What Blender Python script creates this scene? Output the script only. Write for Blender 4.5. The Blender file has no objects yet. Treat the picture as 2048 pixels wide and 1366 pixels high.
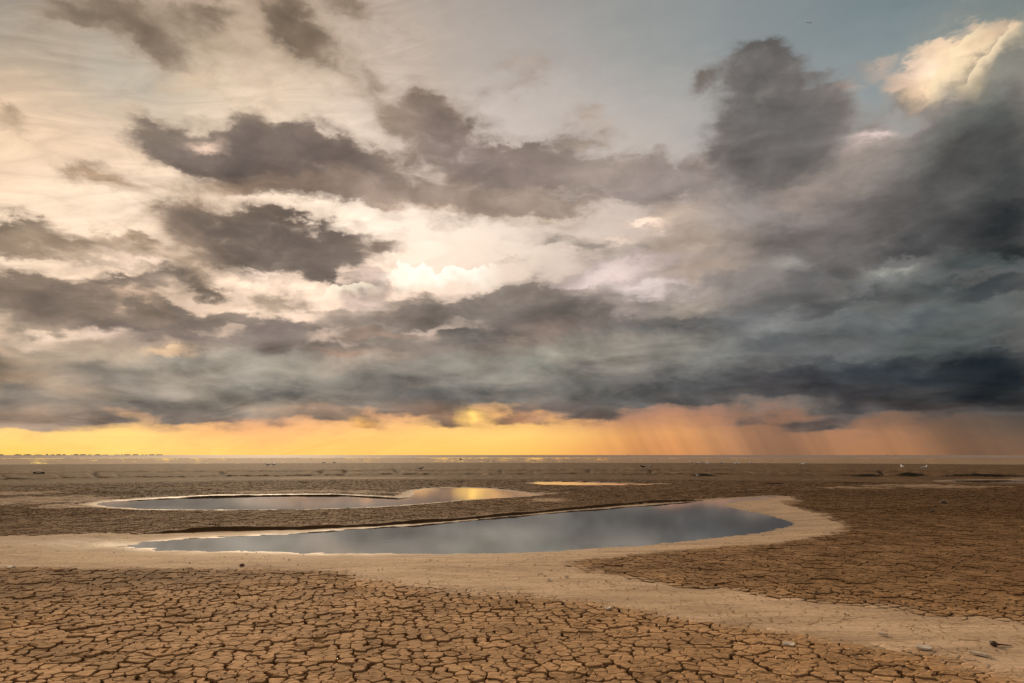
import bpy, bmesh, math, random, os
import numpy as np
from mathutils import Vector, Matrix
from mathutils.geometry import delaunay_2d_cdt

scene = bpy.context.scene
rad = math.radians

# ------------------------------------------------------------------ camera
CAM_H = 1.6
PITCH = 9.44
FPX = 2048 * 24 / 36.0
cam_data = bpy.data.cameras.new("camera")
cam_data.lens = 24.0
cam_data.sensor_width = 36.0
cam_data.clip_start = 0.05
cam_data.clip_end = 30000.0
cam = bpy.data.objects.new("camera", cam_data)
cam.location = (0, 0, CAM_H)
cam.rotation_euler = (rad(90 + PITCH), 0, 0)
scene.collection.objects.link(cam)
scene.camera = cam

SUN_AZ, SUN_EL = -20.0, 22.0         # degrees right of straight ahead, degrees up

# ------------------------------------------------------------------ exposure
scene.view_settings.view_transform = 'Standard'
scene.view_settings.look = 'None'
scene.view_settings.gamma = 1.0
scene.view_settings.exposure = 0.0
scene.view_settings.use_curve_mapping = False

# ------------------------------------------------------------------ sun
sun_data = bpy.data.lights.new("sun", 'SUN')
sun_data.energy = 3.0
sun_data.angle = rad(14.0)
sun_data.color = (1.0, 0.76, 0.50)
sun = bpy.data.objects.new("sun", sun_data)
sd = Vector((math.sin(rad(SUN_AZ)) * math.cos(rad(SUN_EL)), math.cos(rad(SUN_AZ)) * math.cos(rad(SUN_EL)), math.sin(rad(SUN_EL))))
sun.rotation_euler = sd.to_track_quat('Z', 'Y').to_euler()
sun.location = (0, 0, 30)
scene.collection.objects.link(sun)

# ------------------------------------------------------------------ sky
def lin(c):
    c = np.asarray(c, float) / 255.0
    return np.where(c <= 0.04045, c / 12.92, ((c + 0.055) / 1.055) ** 2.4)

def grid_interp(X, Y, xs, ys, G):
    """smooth interpolation of a coarse table of colours"""
    G = np.asarray(G, float)
    def w(v, ks):
        ks = np.asarray(ks, float)
        v = np.clip(v, ks[0], ks[-1])
        i = np.clip(np.searchsorted(ks, v) - 1, 0, len(ks) - 2)
        t = (v - ks[i]) / (ks[i + 1] - ks[i])
        return i, t * t * (3 - 2 * t) * 0.5 + t * 0.5
    i, tx = w(X, xs)
    j, ty = w(Y, ys)
    tx = tx[..., None]; ty = ty[..., None]
    return (G[j, i] * (1 - tx) + G[j, i + 1] * tx) * (1 - ty) + (G[j + 1, i] * (1 - tx) + G[j + 1, i + 1] * tx) * ty

# the open sky and high thin veil behind the clouds (degrees are read off the table through direction())
VX = [0, 256, 512, 768, 1024, 1280, 1536, 1792, 2048]
VY = [0, 150, 300, 450, 600, 750, 830, 870, 909]
VEIL = [
 [(140,145,135),(165,155,135),(175,160,140),(165,158,145),(150,150,142),(138,145,142),(130,140,141),(120,135,138),(100,120,124)],
 [(195,180,150),(165,168,152),(215,200,170),(200,188,168),(178,172,162),(162,165,160),(145,152,152),(140,152,152),(200,185,155)],
 [(240,215,178),(230,210,180),(205,196,180),(215,205,190),(210,200,188),(190,182,172),(185,178,170),(165,158,150),(110,108,102)],
 [(252,235,205),(255,240,212),(250,232,205),(245,232,212),(240,225,205),(215,198,182),(180,165,158),(130,122,118),(80,82,82)],
 [(225,205,175),(240,215,185),(250,228,200),(250,225,200),(215,195,175),(175,160,150),(130,125,122),(110,112,112),(80,90,94)],
 [(175,150,125),(165,145,128),(150,138,128),(140,128,120),(130,122,118),(125,120,118),(112,112,112),(85,92,95),(50,68,78)],
 [(190,155,120),(195,155,120),(200,150,118),(215,160,112),(240,180,105),(185,130,100),(155,108,85),(120,90,74),(66,62,63)],
 [(255,218,130),(255,214,122),(238,175,110),(255,200,108),(255,212,115),(240,168,98),(176,126,95),(172,122,88),(104,84,70)],
 [(255,210,100),(255,216,118),(255,205,105),(255,202,98),(255,200,95),(232,156,90),(174,124,90),(176,122,82),(120,92,72)],
]
# clouds: x, y, rx, ry, tilt (deg, positive turns clockwise), colour, density
CLOUDS = [
 (1000,735,650,62,-2,(126,122,118),1.1),(300,765,420,60,3,(150,138,126),.95),(1750,670,480,110,-5,(98,102,104),1.2),(1500,480,300,100,-20,(150,138,131),.9),
 # high streaks
 (330,60,240,60,20,(160,145,125),.42),(620,90,190,60,35,(162,146,130),.42),(190,8,120,38,4,(122,110,98),.72),(285,48,70,36,25,(128,114,100),.66),(350,98,50,38,30,(128,114,102),.68),
 (410,20,60,24,20,(130,116,102),.65),(575,35,85,42,35,(126,112,98),.78),(610,75,60,24,40,(140,124,108),.6),
 (700,12,60,26,10,(132,118,104),.65),(380,155,60,16,5,(185,162,138),.45),(750,180,80,22,42,(160,144,128),.5),
 # left dark cloud bank
 (300,262,60,32,-5,(112,102,96),.95),(355,300,80,42,15,(112,102,97),.95),(488,250,26,34,0,(118,106,100),.8),
 (480,312,90,48,5,(102,93,90),1.1),(580,300,50,36,0,(125,112,105),.75),(640,322,110,52,6,(108,98,95),1.05),(745,345,105,48,8,(112,101,97),1.0),
 (560,378,190,24,3,(150,130,116),.7),(720,392,150,30,5,(140,124,114),.72),(400,395,90,22,0,(185,160,138),.45),
 (180,362,85,20,12,(178,152,126),.6),(240,208,40,16,0,(175,152,130),.3),(5,240,25,18,0,(150,132,112),.6),
 (395,430,70,26,0,(185,160,138),.5),
 # middle left bank
 (430,458,120,34,4,(125,112,102),.9),(520,490,180,44,5,(112,102,96),1.1),(650,505,100,36,3,(112,101,96),1.0),(785,500,40,18,-10,(140,124,112),.7),
 (40,478,80,26,5,(132,118,104),.85),(130,505,130,20,8,(150,132,115),.7),(275,505,70,20,10,(150,132,116),.62),(350,530,90,22,10,(165,145,126),.6),
 (210,490,50,12,0,(160,140,120),.5),
 # centre cloud
 (850,215,60,55,50,(140,126,116),.85),(900,265,95,62,40,(124,112,107),1.0),(960,320,120,50,15,(118,107,104),1.05),(1059,317,110,36,5,(125,114,111),1.0),
 (1075,140,30,30,40,(160,146,138),.55),(1030,122,46,12,-5,(172,158,148),.45),(1010,180,100,12,-12,(170,152,142),.45),(760,160,60,18,42,(160,144,130),.5),
 (1161,279,55,16,5,(158,146,138),.75),(1190,256,48,10,35,(188,172,160),.55),(1150,232,50,8,0,(185,168,156),.4),
 (960,392,200,26,3,(146,131,122),.9),(1088,390,110,18,0,(150,137,127),.85),(860,425,110,14,3,(172,152,138),.55),
 (1293,338,70,26,5,(142,132,129),.9),(1264,376,75,20,0,(130,121,121),1.0),(1366,358,55,18,20,(142,134,134),.85),(1190,340,60,24,5,(150,139,133),.8),
 (1103,452,65,8,0,(166,152,142),.7),(1161,493,110,12,12,(165,155,147),.75),(1080,430,90,10,0,(190,172,156),.5),
 (1366,478,90,34,0,(172,158,146),.95),(1440,420,80,40,0,(160,148,141),.95),(1330,420,50,20,0,(178,162,150),.8),(1542,434,70,46,0,(146,134,130),1.0),(1571,474,50,20,-10,(122,111,107),1.0),
 (1440,520,90,26,-15,(150,138,131),1.0),(1272,440,36,11,0,(252,228,198),.85),(1220,474,26,6,0,(240,218,190),.7),(1395,338,15,5,0,(228,202,178),.7),
 # tower
 (1521,90,36,26,10,(108,104,101),1.0),(1492,146,58,34,0,(118,112,109),1.0),(1536,132,30,40,0,(116,110,107),1.0),(1589,117,18,16,20,(130,126,122),.8),(1385,178,28,18,-40,(124,116,112),.85),
 (1565,234,102,60,0,(110,107,106),1.1),(1659,178,30,28,0,(118,111,108),1.05),(1668,222,24,34,0,(125,118,114),1.0),(1450,290,40,60,0,(130,120,116),1.0),(1530,190,70,30,0,(126,120,117),1.0),(1610,190,40,30,0,(120,113,110),1.0),(1500,250,60,60,0,(116,111,109),1.05),(1620,280,40,40,0,(114,109,107),1.0),(1490,110,20,20,0,(128,122,118),.6),(1550,322,98,48,5,(110,105,103),1.1),(1492,337,60,36,0,(115,107,105),1.05),(1536,203,20,4,0,(158,153,148),.9),
 # right mass, light diagonal edge to dark core
 (1600,395,60,24,-30,(168,154,147),.9),(1712,308,60,20,-42,(168,156,148),.9),(1741,352,70,34,-40,(152,142,136),1.0),(1660,400,60,26,-35,(150,139,134),1.0),(1741,243,20,12,-20,(140,132,126),.8),
 (1829,322,90,34,-40,(130,124,119),1.1),(1887,290,110,44,-38,(125,123,118),1.1),(1740,430,100,46,-20,(118,111,110),1.1),(1650,480,90,36,-15,(124,115,113),1.1),
 (1975,205,80,40,-40,(118,122,114),1.1),(2010,250,60,50,-40,(98,104,102),1.2),(1975,293,80,40,-35,(94,98,97),1.2),(1887,366,100,40,-32,(98,97,96),1.2),(1843,199,36,26,10,(120,114,108),1.0),
 (2010,366,90,55,-30,(74,79,79),1.3),(1900,440,100,30,-14,(88,87,88),1.3),(2020,446,90,42,-5,(48,54,58),1.4),(1850,488,110,12,-4,(82,82,84),1.2),(2030,498,60,12,0,(36,42,47),1.3),
 (1741,272,60,9,-25,(214,194,177),.6),
 # lit head of the great cumulus
 (1902,88,66,15,-36,(225,200,162),.7),(1917,108,50,24,-42,(218,192,150),1.0),(1990,78,44,14,-40,(200,178,142),.95),(2034,64,24,18,-30,(160,155,138),1.05),(1946,148,40,24,-40,(158,146,124),1.1),(2020,120,50,32,-40,(128,128,116),1.15),
 (1879,130,15,18,0,(255,234,194),1.0),(1867,166,16,22,0,(236,206,162),1.0),(1946,102,42,8,-45,(248,220,172),1.0),(1990,80,34,7,-30,(240,212,165),1.0),(2034,34,16,12,0,(238,208,168),1.0),(1965,62,56,16,-36,(222,194,152),1.0),(1850,172,22,28,0,(232,202,158),.9),(1820,150,50,12,-30,(222,194,160),.7),
 (1764,123,50,8,-22,(205,180,152),.5),(1829,129,48,14,-28,(216,190,158),.6),(1726,151,22,4,-15,(225,195,165),.5),
 # right banks, y 520 to 720
 (1624,550,110,28,-14,(98,96,97),1.2),(1469,562,110,22,-18,(130,119,114),1.1),(1381,546,70,18,-18,(166,151,140),1.0),(1557,600,90,26,-10,(106,104,104),1.2),(1640,614,80,20,-5,(88,88,89),1.25),(1741,588,90,18,-14,(92,95,97),1.2),
 (1785,558,66,13,-15,(128,132,130),1.2),(1756,541,26,8,-15,(162,164,157),1.2),(1817,535,14,6,-10,(172,172,163),1.2),(1580,523,18,10,-50,(160,158,152),1.2),(1887,553,70,16,-22,(116,124,122),1.2),(1975,527,80,16,-5,(86,98,100),1.2),(1985,575,90,16,-5,(58,72,80),1.3),(1870,585,60,10,-15,(90,100,102),1.2),
 (1220,544,110,22,-12,(208,192,178),1.0),(1293,579,80,15,-5,(208,196,183),1.0),(1176,561,60,10,-15,(212,197,183),1.0),(1366,617,54,13,-28,(166,156,147),1.1),
 (1527,660,80,20,-14,(130,134,134),1.2),(1565,643,50,14,-5,(142,144,141),1.2),(1653,640,76,13,-5,(120,124,124),1.2),(1741,617,46,7,-12,(128,131,127),1.2),(1770,652,100,20,-5,(104,111,112),1.2),(1946,617,100,10,-4,(98,112,112),1.2),(1858,644,60,7,-12,(76,90,95),1.2),(1946,664,120,18,-8,(88,100,98),1.2),
 (1293,655,90,17,-5,(116,114,114),1.15),(1395,646,110,19,-8,(92,93,95),1.2),(1498,634,70,15,-10,(100,101,103),1.2),(1440,713,90,18,-20,(125,128,127),1.2),(1249,705,84,26,-5,(136,131,125),1.2),(1351,705,80,26,-8,(125,125,122),1.2),(1103,708,70,20,-5,(132,130,123),1.2),(1176,726,25,12,0,(112,110,110),1.2),
 (1550,692,80,18,-8,(100,105,108),1.2),(1711,700,120,15,-2,(105,108,110),1.2),(1880,695,120,13,-7,(90,100,100),1.2),
 # left banks
 (170,640,200,40,8,(178,160,140),.80),(75,597,98,34,4,(117,105,98),1.1),(20,560,50,16,0,(140,126,112),.8),(205,644,120,24,8,(117,106,99),1.1),(278,664,66,13,3,(116,106,102),1.1),(264,582,82,19,-10,(122,110,102),1.05),(366,565,75,12,4,(128,116,107),.95),
 (454,629,50,14,0,(160,146,133),.9),(322,617,70,15,5,(130,118,108),1.0),(372,640,62,24,0,(118,107,102),1.1),(380,688,110,19,4,(118,107,104),1.1),(542,693,112,22,3,(118,108,105),1.15),(556,646,88,20,3,(116,106,104),1.1),(337,638,12,7,0,(168,149,132),1.0),
 (202,682,46,8,0,(142,128,116),.95),(97,679,40,9,0,(152,136,120),.9),(520,580,50,12,-10,(172,154,137),.75),(573,596,52,12,0,(168,151,136),.85),(676,617,64,20,-5,(160,146,134),1.0),
 # great middle cloud
 (778,597,90,10,-3,(176,161,149),1.0),(793,632,150,26,-3,(128,117,111),1.1),(969,611,150,28,-5,(116,108,104),1.15),(1088,588,90,18,3,(128,119,113),1.05),(1146,626,80,26,8,(112,105,102),1.15),(1058,640,90,24,0,(112,106,103),1.15),(1073,664,90,15,-5,(124,111,105),1.15),(1023,690,56,11,-8,(128,117,111),1.15),
 (793,699,110,14,0,(118,108,103),1.15),(764,670,110,5,0,(152,133,121),1.1),(954,676,72,13,-3,(98,94,93),1.25),(866,711,100,13,0,(122,113,109),1.15),(682,708,50,6,3,(150,124,110),1.0),(793,721,30,5,0,(156,143,131),1.0),(837,731,60,7,3,(120,112,108),1.2),
 (734,573,72,17,-5,(226,204,180),.85),(851,577,10,6,0,(150,138,130),1.0),(895,574,15,5,0,(152,140,131),1.0),(1005,516,20,5,0,(215,192,168),.5),
 # low deck
 (205,712,200,20,3,(166,151,136),1.0),(40,720,70,18,0,(160,143,126),.95),(380,735,110,24,0,(150,145,138),1.15),(540,738,100,20,0,(152,147,140),1.2),(617,748,90,18,0,(143,139,132),1.2),(700,730,60,12,0,(156,144,134),1.1),(720,760,60,18,0,(124,121,117),1.2),
 (190,743,76,16,15,(122,117,110),1.15),(264,772,84,17,18,(118,112,108),1.15),(308,808,78,15,6,(108,104,101),1.2),(395,823,90,16,0,(108,102,98),1.2),(375,843,50,8,0,(111,101,96),1.15),(380,782,64,18,0,(146,139,131),1.15),(278,752,36,8,10,(138,133,125),1.15),
 (480,790,60,22,0,(134,130,124),1.2),(588,784,90,15,2,(96,96,95),1.25),(500,768,60,10,0,(146,142,136),1.2),(529,811,36,8,0,(152,137,124),1.1),(617,819,60,9,0,(152,130,114),.95),(676,834,58,8,0,(130,110,98),.9),(556,847,14,6,10,(132,106,92),.8),(740,846,14,7,0,(138,108,88),.8),(435,850,16,6,0,(130,112,100),.9),
 (808,764,84,20,0,(108,106,104),1.25),(998,740,110,22,-2,(136,134,128),1.2),(910,762,70,14,0,(116,114,111),1.25),(1073,736,60,14,0,(122,123,119),1.2),(852,790,96,14,0,(88,88,90),1.3),(998,783,120,12,0,(100,100,99),1.3),(700,795,60,12,0,(112,106,102),1.2),
 (837,810,84,11,0,(104,94,88),1.2),(880,828,84,12,3,(118,98,86),1.1),(905,845,50,8,0,(125,98,78),1.0),
 (23,781,42,19,0,(122,116,110),1.15),(29,805,34,11,0,(116,109,105),1.15),(103,800,46,13,3,(126,117,109),1.1),(140,775,60,8,0,(158,141,126),1.0),(60,825,80,8,0,(160,140,124),1.0),(170,825,30,11,0,(118,108,103),1.15),(220,843,46,8,0,(113,103,99),1.15),(59,843,110,12,0,(148,128,114),1.05),(20,760,50,7,0,(176,152,130),.9),
 # storm base
 (1264,790,135,19,-5,(78,79,81),1.3),(1176,770,64,15,0,(105,106,106),1.25),(1410,768,110,22,-8,(80,83,88),1.3),(1381,800,90,9,-4,(78,78,80),1.25),(1557,768,100,19,-2,(72,72,77),1.3),
 (1132,816,80,11,0,(92,84,82),1.2),(1044,819,26,8,0,(105,92,86),1.1),(1044,838,60,8,0,(158,118,92),.95),(1190,829,52,7,-4,(95,84,80),1.1),(1375,820,10,3,0,(120,90,76),.7),
 (1741,731,125,10,-4,(54,66,78),1.35),(1960,728,120,30,-8,(30,46,56),1.6),(2010,755,110,40,0,(18,34,45),1.7),(1624,757,100,15,0,(68,70,78),1.35),(1829,752,130,24,0,(46,56,66),1.5),(1741,785,110,20,0,(56,56,62),1.45),(1950,795,130,24,0,(28,38,46),1.6),(1565,779,80,10,0,(76,73,76),1.3),
 (1682,815,50,19,0,(62,58,64),1.25),(1800,812,80,9,0,(60,54,58),1.25),(2019,816,66,11,0,(44,46,52),1.3),(1900,820,60,8,0,(62,54,54),1.1),
 (1659,849,46,12,0,(106,83,75),.95),(1581,849,19,11,0,(108,84,74),.95),(1498,844,34,8,0,(126,93,77),.75),(1450,803,16,7,0,(82,74,74),.9),
 (947,836,20,14,0,(255,208,118),1.1),(722,848,12,8,0,(250,190,100),.8),
 # small bright openings between the banks
 (287,604,36,6,-3,(228,198,163),.9),(380,591,62,8,4,(242,217,182),.9),(540,608,15,5,0,(252,228,190),.9),(73,664,62,11,0,(230,207,174),.9),(190,670,46,5,0,(205,184,158),.9),(343,705,36,5,3,(232,198,163),.9),(520,545,55,8,0,(248,226,195),.8),(270,532,60,9,12,(250,226,192),.7),
 (395,292,17,9,10,(232,205,174),.95),(180,535,40,7,0,(235,212,178),.7),
]

VSHIFT = np.array([2, -4, -2])

def direction_px(az, el):
    """where a direction (degrees) falls on the photograph's plane"""
    a, e = np.radians(az), np.radians(el)
    dx, dy, dz = np.sin(a) * np.cos(e), np.cos(a) * np.cos(e), np.sin(e)
    p = math.radians(PITCH)
    f = dy * math.cos(p) + dz * math.sin(p)
    u = -dy * math.sin(p) + dz * math.cos(p)
    f = np.maximum(f, 0.2)
    return 1024 + FPX * dx / f, 683 - FPX * u / f

def dir_of_px(x, y):
    p = math.radians(PITCH)
    u, v = (x - 1024) / FPX, (683 - y) / FPX
    dy, dz = math.cos(p) - v * math.sin(p), math.sin(p) + v * math.cos(p)
    return math.degrees(math.atan2(u, dy)), math.degrees(math.atan2(dz, math.hypot(u, dy)))

# x, y, tilt, half length (deg), reach of the light below the rim (deg), colour, strength, billow size
EDGES = [
 (880, 524, -2, 6.0, 1.5, (1.0, 0.93, 0.80, 1), 1.0, 1.4),
 (690, 566, -14, 3.4, 0.7, (1.0, 0.86, 0.66, 1), .8, 0.9),
 (1888, 116, -46, 3.4, 1.1, (0.98, 0.78, 0.50, 1), .85, 1.0),
 (1965, 104, -40, 3.0, 0.7, (0.96, 0.76, 0.50, 1), .8, 0.8),
]

AZ0, AZ1, EL1 = -44.0, 44.0, 39.0
NC, NR = 96, 58

def paint_clouds():
    az = np.linspace(AZ0, AZ1, NC)
    # rows closer together near the horizon
    t = np.linspace(0, 1, NR)
    el = EL1 * (0.50 * t + 0.50 * t ** 1.8)
    A, E = np.meshgrid(az, el)
    X, Y = direction_px(A, E)
    col = np.zeros(A.shape + (3,)); wsum = np.zeros(A.shape); den = np.zeros(A.shape)
    for (cx, cy, rx, ry, ang, c, d) in CLOUDS:
        ca, sa = math.cos(math.radians(ang)), math.sin(math.radians(ang))
        x, y = X - cx, Y - cy
        u = (x * ca + y * sa) / (rx + 5); v = (-x * sa + y * ca) / (ry + 3)
        r2 = u * u + v * v
        g = np.exp(-np.maximum(r2 - 0.35, 0) * (0.95 if cy < 540 else 1.2))
        den = np.maximum(den, d * g) + 0.30 * np.minimum(den, d * g)
        w = np.exp(-r2 ** 1.25 * 0.85)
        halo = np.exp(-r2 * 0.35)
        L = lin(c)
        if cy > 680 and cx < 1500: L = L * np.array([1.20, 1.15, 1.08])
        if cy <= 680 and cx < 1400: L = L * np.array([1.05, 1.01, 0.97])
        L = L * (np.array([1.0, 0.985, 1.12]) if max(c) > 195 and cy < 700 else np.array([1.01, 0.995, 0.97]))
        if cx > 1500 and cy > 640: L = L * 0.84
        elif cx > 1700 and cy > 190 and max(c) < 140: L = L * 0.80
        elif cx > 1500 and cy > 280: L = L * 0.90
        if cx >= 1400 and max(c) < 150: L = L * 0.66 + L.mean() * 0.34
        # the core covers what lies below; the halo only gives colour to empty sky
        k = np.maximum(w, halo / np.maximum(halo + wsum * 3.0, 1e-5) * (wsum < 0.6) * (1 - wsum))[..., None]
        k = np.clip(k, 0, 1)
        col = col * (1 - k) + L * k
        wsum = np.maximum(wsum, np.minimum(halo, 1))
    return el, col, np.clip(den, 0, 1.0)

def build_world():
    world = bpy.data.worlds.new("World")
    world.use_nodes = True
    world.cycles.sampling_method = 'MANUAL'
    world.cycles.sample_map_resolution = 512
    nt = world.node_tree
    nt.nodes.clear()
    N, L = nt.nodes, nt.links
    def val(sock, v):
        if isinstance(v, bpy.types.NodeSocket): L.new(v, sock)
        else: sock.default_value = v
    def M(op, a, b=0.0, c=0.0, clamp=False):
        n = N.new('ShaderNodeMath'); n.operation = op; n.use_clamp = clamp
        val(n.inputs[0], a); val(n.inputs[1], b); val(n.inputs[2], c)
        return n.outputs[0]
    def MR(v, a, b, c=0.0, d=1.0, mode='SMOOTHSTEP'):
        n = N.new('ShaderNodeMapRange'); n.interpolation_type = mode
        val(n.inputs['Value'], v)
        n.inputs['From Min'].default_value = a; n.inputs['From Max'].default_value = b
        n.inputs['To Min'].default_value = c; n.inputs['To Max'].default_value = d
        n.clamp = False
        if mode == 'LINEAR':
            return M('MINIMUM', M('MAXIMUM', n.outputs['Result'], min(c, d)), max(c, d))
        return n.outputs['Result']
    def MIXC(f, a, b, mode='MIX'):
        n = N.new('ShaderNodeMix'); n.data_type = 'RGBA'; n.blend_type = mode; n.clamp_factor = True
        val(n.inputs[0], f); val(n.inputs[6], a); val(n.inputs[7], b)
        return n.outputs[2]
    def MIXF(f, a, b):
        return M('MULTIPLY_ADD', f, M('SUBTRACT', b, a), a)
    def VM(op, a, b=(0, 0, 0), s=None):
        n = N.new('ShaderNodeVectorMath'); n.operation = op
        val(n.inputs[0], a)
        if op == 'SCALE': val(n.inputs['Scale'], s)
        else: val(n.inputs[1], b)
        return n.outputs['Value'] if op == 'LENGTH' else n.outputs[0]
    def COMB(x, y, z=0.0):
        n = N.new('ShaderNodeCombineXYZ'); val(n.inputs[0], x); val(n.inputs[1], y); val(n.inputs[2], z); return n.outputs[0]
    def SEP(v):
        n = N.new('ShaderNodeSeparateXYZ'); val(n.inputs[0], v); return n.outputs
    def NOISE(vec, scale, detail=6, rough=0.55, lac=2.0, dist=0.0):
        n = N.new('ShaderNodeTexNoise'); n.noise_dimensions = '2D'; val(n.inputs['Vector'], vec)
        n.inputs['Scale'].default_value = scale; n.inputs['Detail'].default_value = detail
        n.inputs['Roughness'].default_value = rough; n.inputs['Lacunarity'].default_value = lac
        n.inputs['Distortion'].default_value = dist
        return n
    def RAMP(f, cols, alphas=None):
        n = N.new('ShaderNodeValToRGB'); r = n.color_ramp; r.interpolation = 'LINEAR'
        k = len(cols)
        for i in range(1, k - 1): r.elements.new(i / (k - 1))
        buf = np.ones((k, 4)); buf[:, :3] = np.asarray(cols)
        if alphas is not None: buf[:, 3] = alphas
        r.elements.foreach_set('color', buf.ravel().tolist())
        val(n.inputs[0], f)
        return n.outputs

    def ROW(name, stops, ins):
        """one row of the sky as a small group: colour ramps side by side along the azimuth"""
        g = bpy.data.node_groups.new(name, 'ShaderNodeTree')
        for q in range(len(ins)): g.interface.new_socket('in%d' % q, in_out='INPUT', socket_type='NodeSocketFloat')
        g.interface.new_socket('colour', in_out='OUTPUT', socket_type='NodeSocketColor')
        g.interface.new_socket('density', in_out='OUTPUT', socket_type='NodeSocketFloat')
        gi = g.nodes.new('NodeGroupInput')
        rc = ra = None
        for q, (cols, alps) in enumerate(stops):
            n = g.nodes.new('ShaderNodeValToRGB'); r = n.color_ramp; r.interpolation = 'LINEAR'; k = len(cols)
            for i in range(1, k - 1): r.elements.new(i / (k - 1))
            buf = np.ones((k, 4)); buf[:, :3] = np.asarray(cols); buf[:, 3] = alps
            r.elements.foreach_set('color', buf.ravel().tolist())
            g.links.new(gi.outputs[q], n.inputs[0])
            if q == 0: rc, ra = n.outputs[0], n.outputs[1]; continue
            sel = gi.outputs[len(stops) + q - 1]
            m = g.nodes.new('ShaderNodeMix'); m.data_type = 'RGBA'
            g.links.new(sel, m.inputs[0]); g.links.new(rc, m.inputs[6]); g.links.new(n.outputs[0], m.inputs[7]); rc = m.outputs[2]
            sb = g.nodes.new('ShaderNodeMath'); sb.operation = 'SUBTRACT'; g.links.new(n.outputs[1], sb.inputs[0]); g.links.new(ra, sb.inputs[1])
            ma = g.nodes.new('ShaderNodeMath'); ma.operation = 'MULTIPLY_ADD'; g.links.new(sel, ma.inputs[0]); g.links.new(sb.outputs[0], ma.inputs[1]); g.links.new(ra, ma.inputs[2]); ra = ma.outputs[0]
        go = g.nodes.new('NodeGroupOutput'); g.links.new(rc, go.inputs[0]); g.links.new(ra, go.inputs[1])
        gn_ = N.new('ShaderNodeGroup'); gn_.node_tree = g
        for q, v_ in enumerate(ins): L.new(v_, gn_.inputs[q])
        return gn_.outputs[0], gn_.outputs[1]

    tc = N.new('ShaderNodeTexCoord').outputs['Generated']
    d = VM('NORMALIZE', tc)
    s = SEP(d)
    dx, dy, dz = s[0], s[1], s[2]
    az = M('MULTIPLY', M('ARCTAN2', dx, dy), 57.29578)
    el = M('MULTIPLY', M('ARCSINE', dz), 57.29578)
    elc = M('MAXIMUM', el, 0.0)
    den = M('ADD', M('MAXIMUM', dz, 0.0), 0.22)
    qx = M('DIVIDE', dx, den); qy = M('DIVIDE', dy, den)
    Q = COMB(qx, qy, 0.0)
    # turbulence that bends the cloud outlines
    w1 = NOISE(Q, 1.9, 7, 0.54).outputs['Color']
    w1s = SEP(w1)
    wv = COMB(M('ADD', M('MULTIPLY', az, 0.10), 3.7), M('MULTIPLY', el, 0.19))
    w2s = SEP(NOISE(wv, 2.2, 7, 0.62).outputs['Color'])
    lowf = MR(el, 0.5, 14.0, 0.22, 1.0)
    azw = M('ADD', az, M('ADD', M('MULTIPLY', M('MULTIPLY', M('SUBTRACT', w1s[0], 0.5), 3.8), lowf), M('MULTIPLY', M('SUBTRACT', w2s[0], 0.5), 2.8)))
    elw = M('ADD', elc, M('MULTIPLY', M('ADD', M('MULTIPLY', M('SUBTRACT', w1s[1], 0.5), 4.2), M('MULTIPLY', M('SUBTRACT', w2s[1], 0.5), 3.8)), lowf))
    elw = M('MAXIMUM', elw, 0.0)
    U = MR(azw, AZ0, AZ1, 0.0, 1.0, 'LINEAR')
    U3 = M('MULTIPLY', U, 3.0)
    U1 = M('MINIMUM', U3, 1.0)
    U2 = M('MINIMUM', M('MAXIMUM', M('SUBTRACT', U3, 1.0), 0.0), 1.0)
    U4 = M('MAXIMUM', M('SUBTRACT', U3, 2.0), 0.0)
    part2 = M('GREATER_THAN', U3, 1.0)
    part3 = M('GREATER_THAN', U3, 2.0)

    # ---- veil behind
    vaz = np.linspace(AZ0, AZ1, 32)
    vel = np.array([0.0, 0.8, 1.6, 2.4, 3.3, 5, 7.5, 10.5, 14, 18, 22, 27, 32, 39.0])
    AA, EE = np.meshgrid(vaz, vel)
    PX, PY = direction_px(AA, EE)
    V = lin(np.clip(grid_interp(PX, np.clip(PY, 0, 909), VX, VY, VEIL) + np.clip((1700 - PX) / 800, 0.2, 1.0)[..., None] * VSHIFT + np.clip((1000 - PX) / 500, 0, 1)[..., None] * np.array([4, -1, -3]), 0, 255))
    vc = None
    for k in range(len(vel)):
        rc = ROW('veil_row', [(V[k], [1.0] * 32)], (U,))[0]
        if vc is None: vc = rc
        else: vc = MIXC(MR(elw, vel[k - 1], vel[k], 0, 1, 'LINEAR'), vc, rc)
    # ---- clouds
    elr, C, D = paint_clouds()
    h = NC // 2
    cc = ca = None
    # both halves share the middle column so that no seam shows
    for k in range(NR):
        def samp(u):      # u in 0..1 over the whole width
            x = u * (NC - 1); i = min(int(x), NC - 2); t = x - i
            return C[k, i] * (1 - t) + C[k, i + 1] * t, D[k, i] * (1 - t) + D[k, i + 1] * t
        stops = []
        for q in range(3):
            a = [samp((q + i / 31) / 3) for i in range(32)]
            stops.append(([z_[0] for z_ in a], [z_[1] for z_ in a]))
        rc, ra = ROW('sky_row', stops, (U1, U2, U4, part2, part3))
        if cc is None: cc, ca = rc, ra
        else:
            t = MR(elw, float(elr[k - 1]), float(elr[k]), 0, 1, 'SMOOTHSTEP')
            cc = MIXC(t, cc, rc); ca = MIXF(t, ca, ra)
    # ---- beyond the mapped part of the sky the same kind of cloud goes on
    gn = NOISE(Q, 1.3, 8, 0.6)
    gf = gn.outputs['Fac']
    gen_d = MR(gf, 0.40, 0.60)
    out = M('MAXIMUM', MR(M('ABSOLUTE', az), 40.0, 54.0), MR(el, 36.0, 46.0))
    gen_c = MIXC(MR(gf, 0.45, 0.75), (0.36, 0.30, 0.26, 1), (0.17, 0.15, 0.145, 1))
    gen_v = MIXC(MR(el, 0.0, 50.0), (0.62, 0.50, 0.38, 1), (0.36, 0.37, 0.35, 1))
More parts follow.
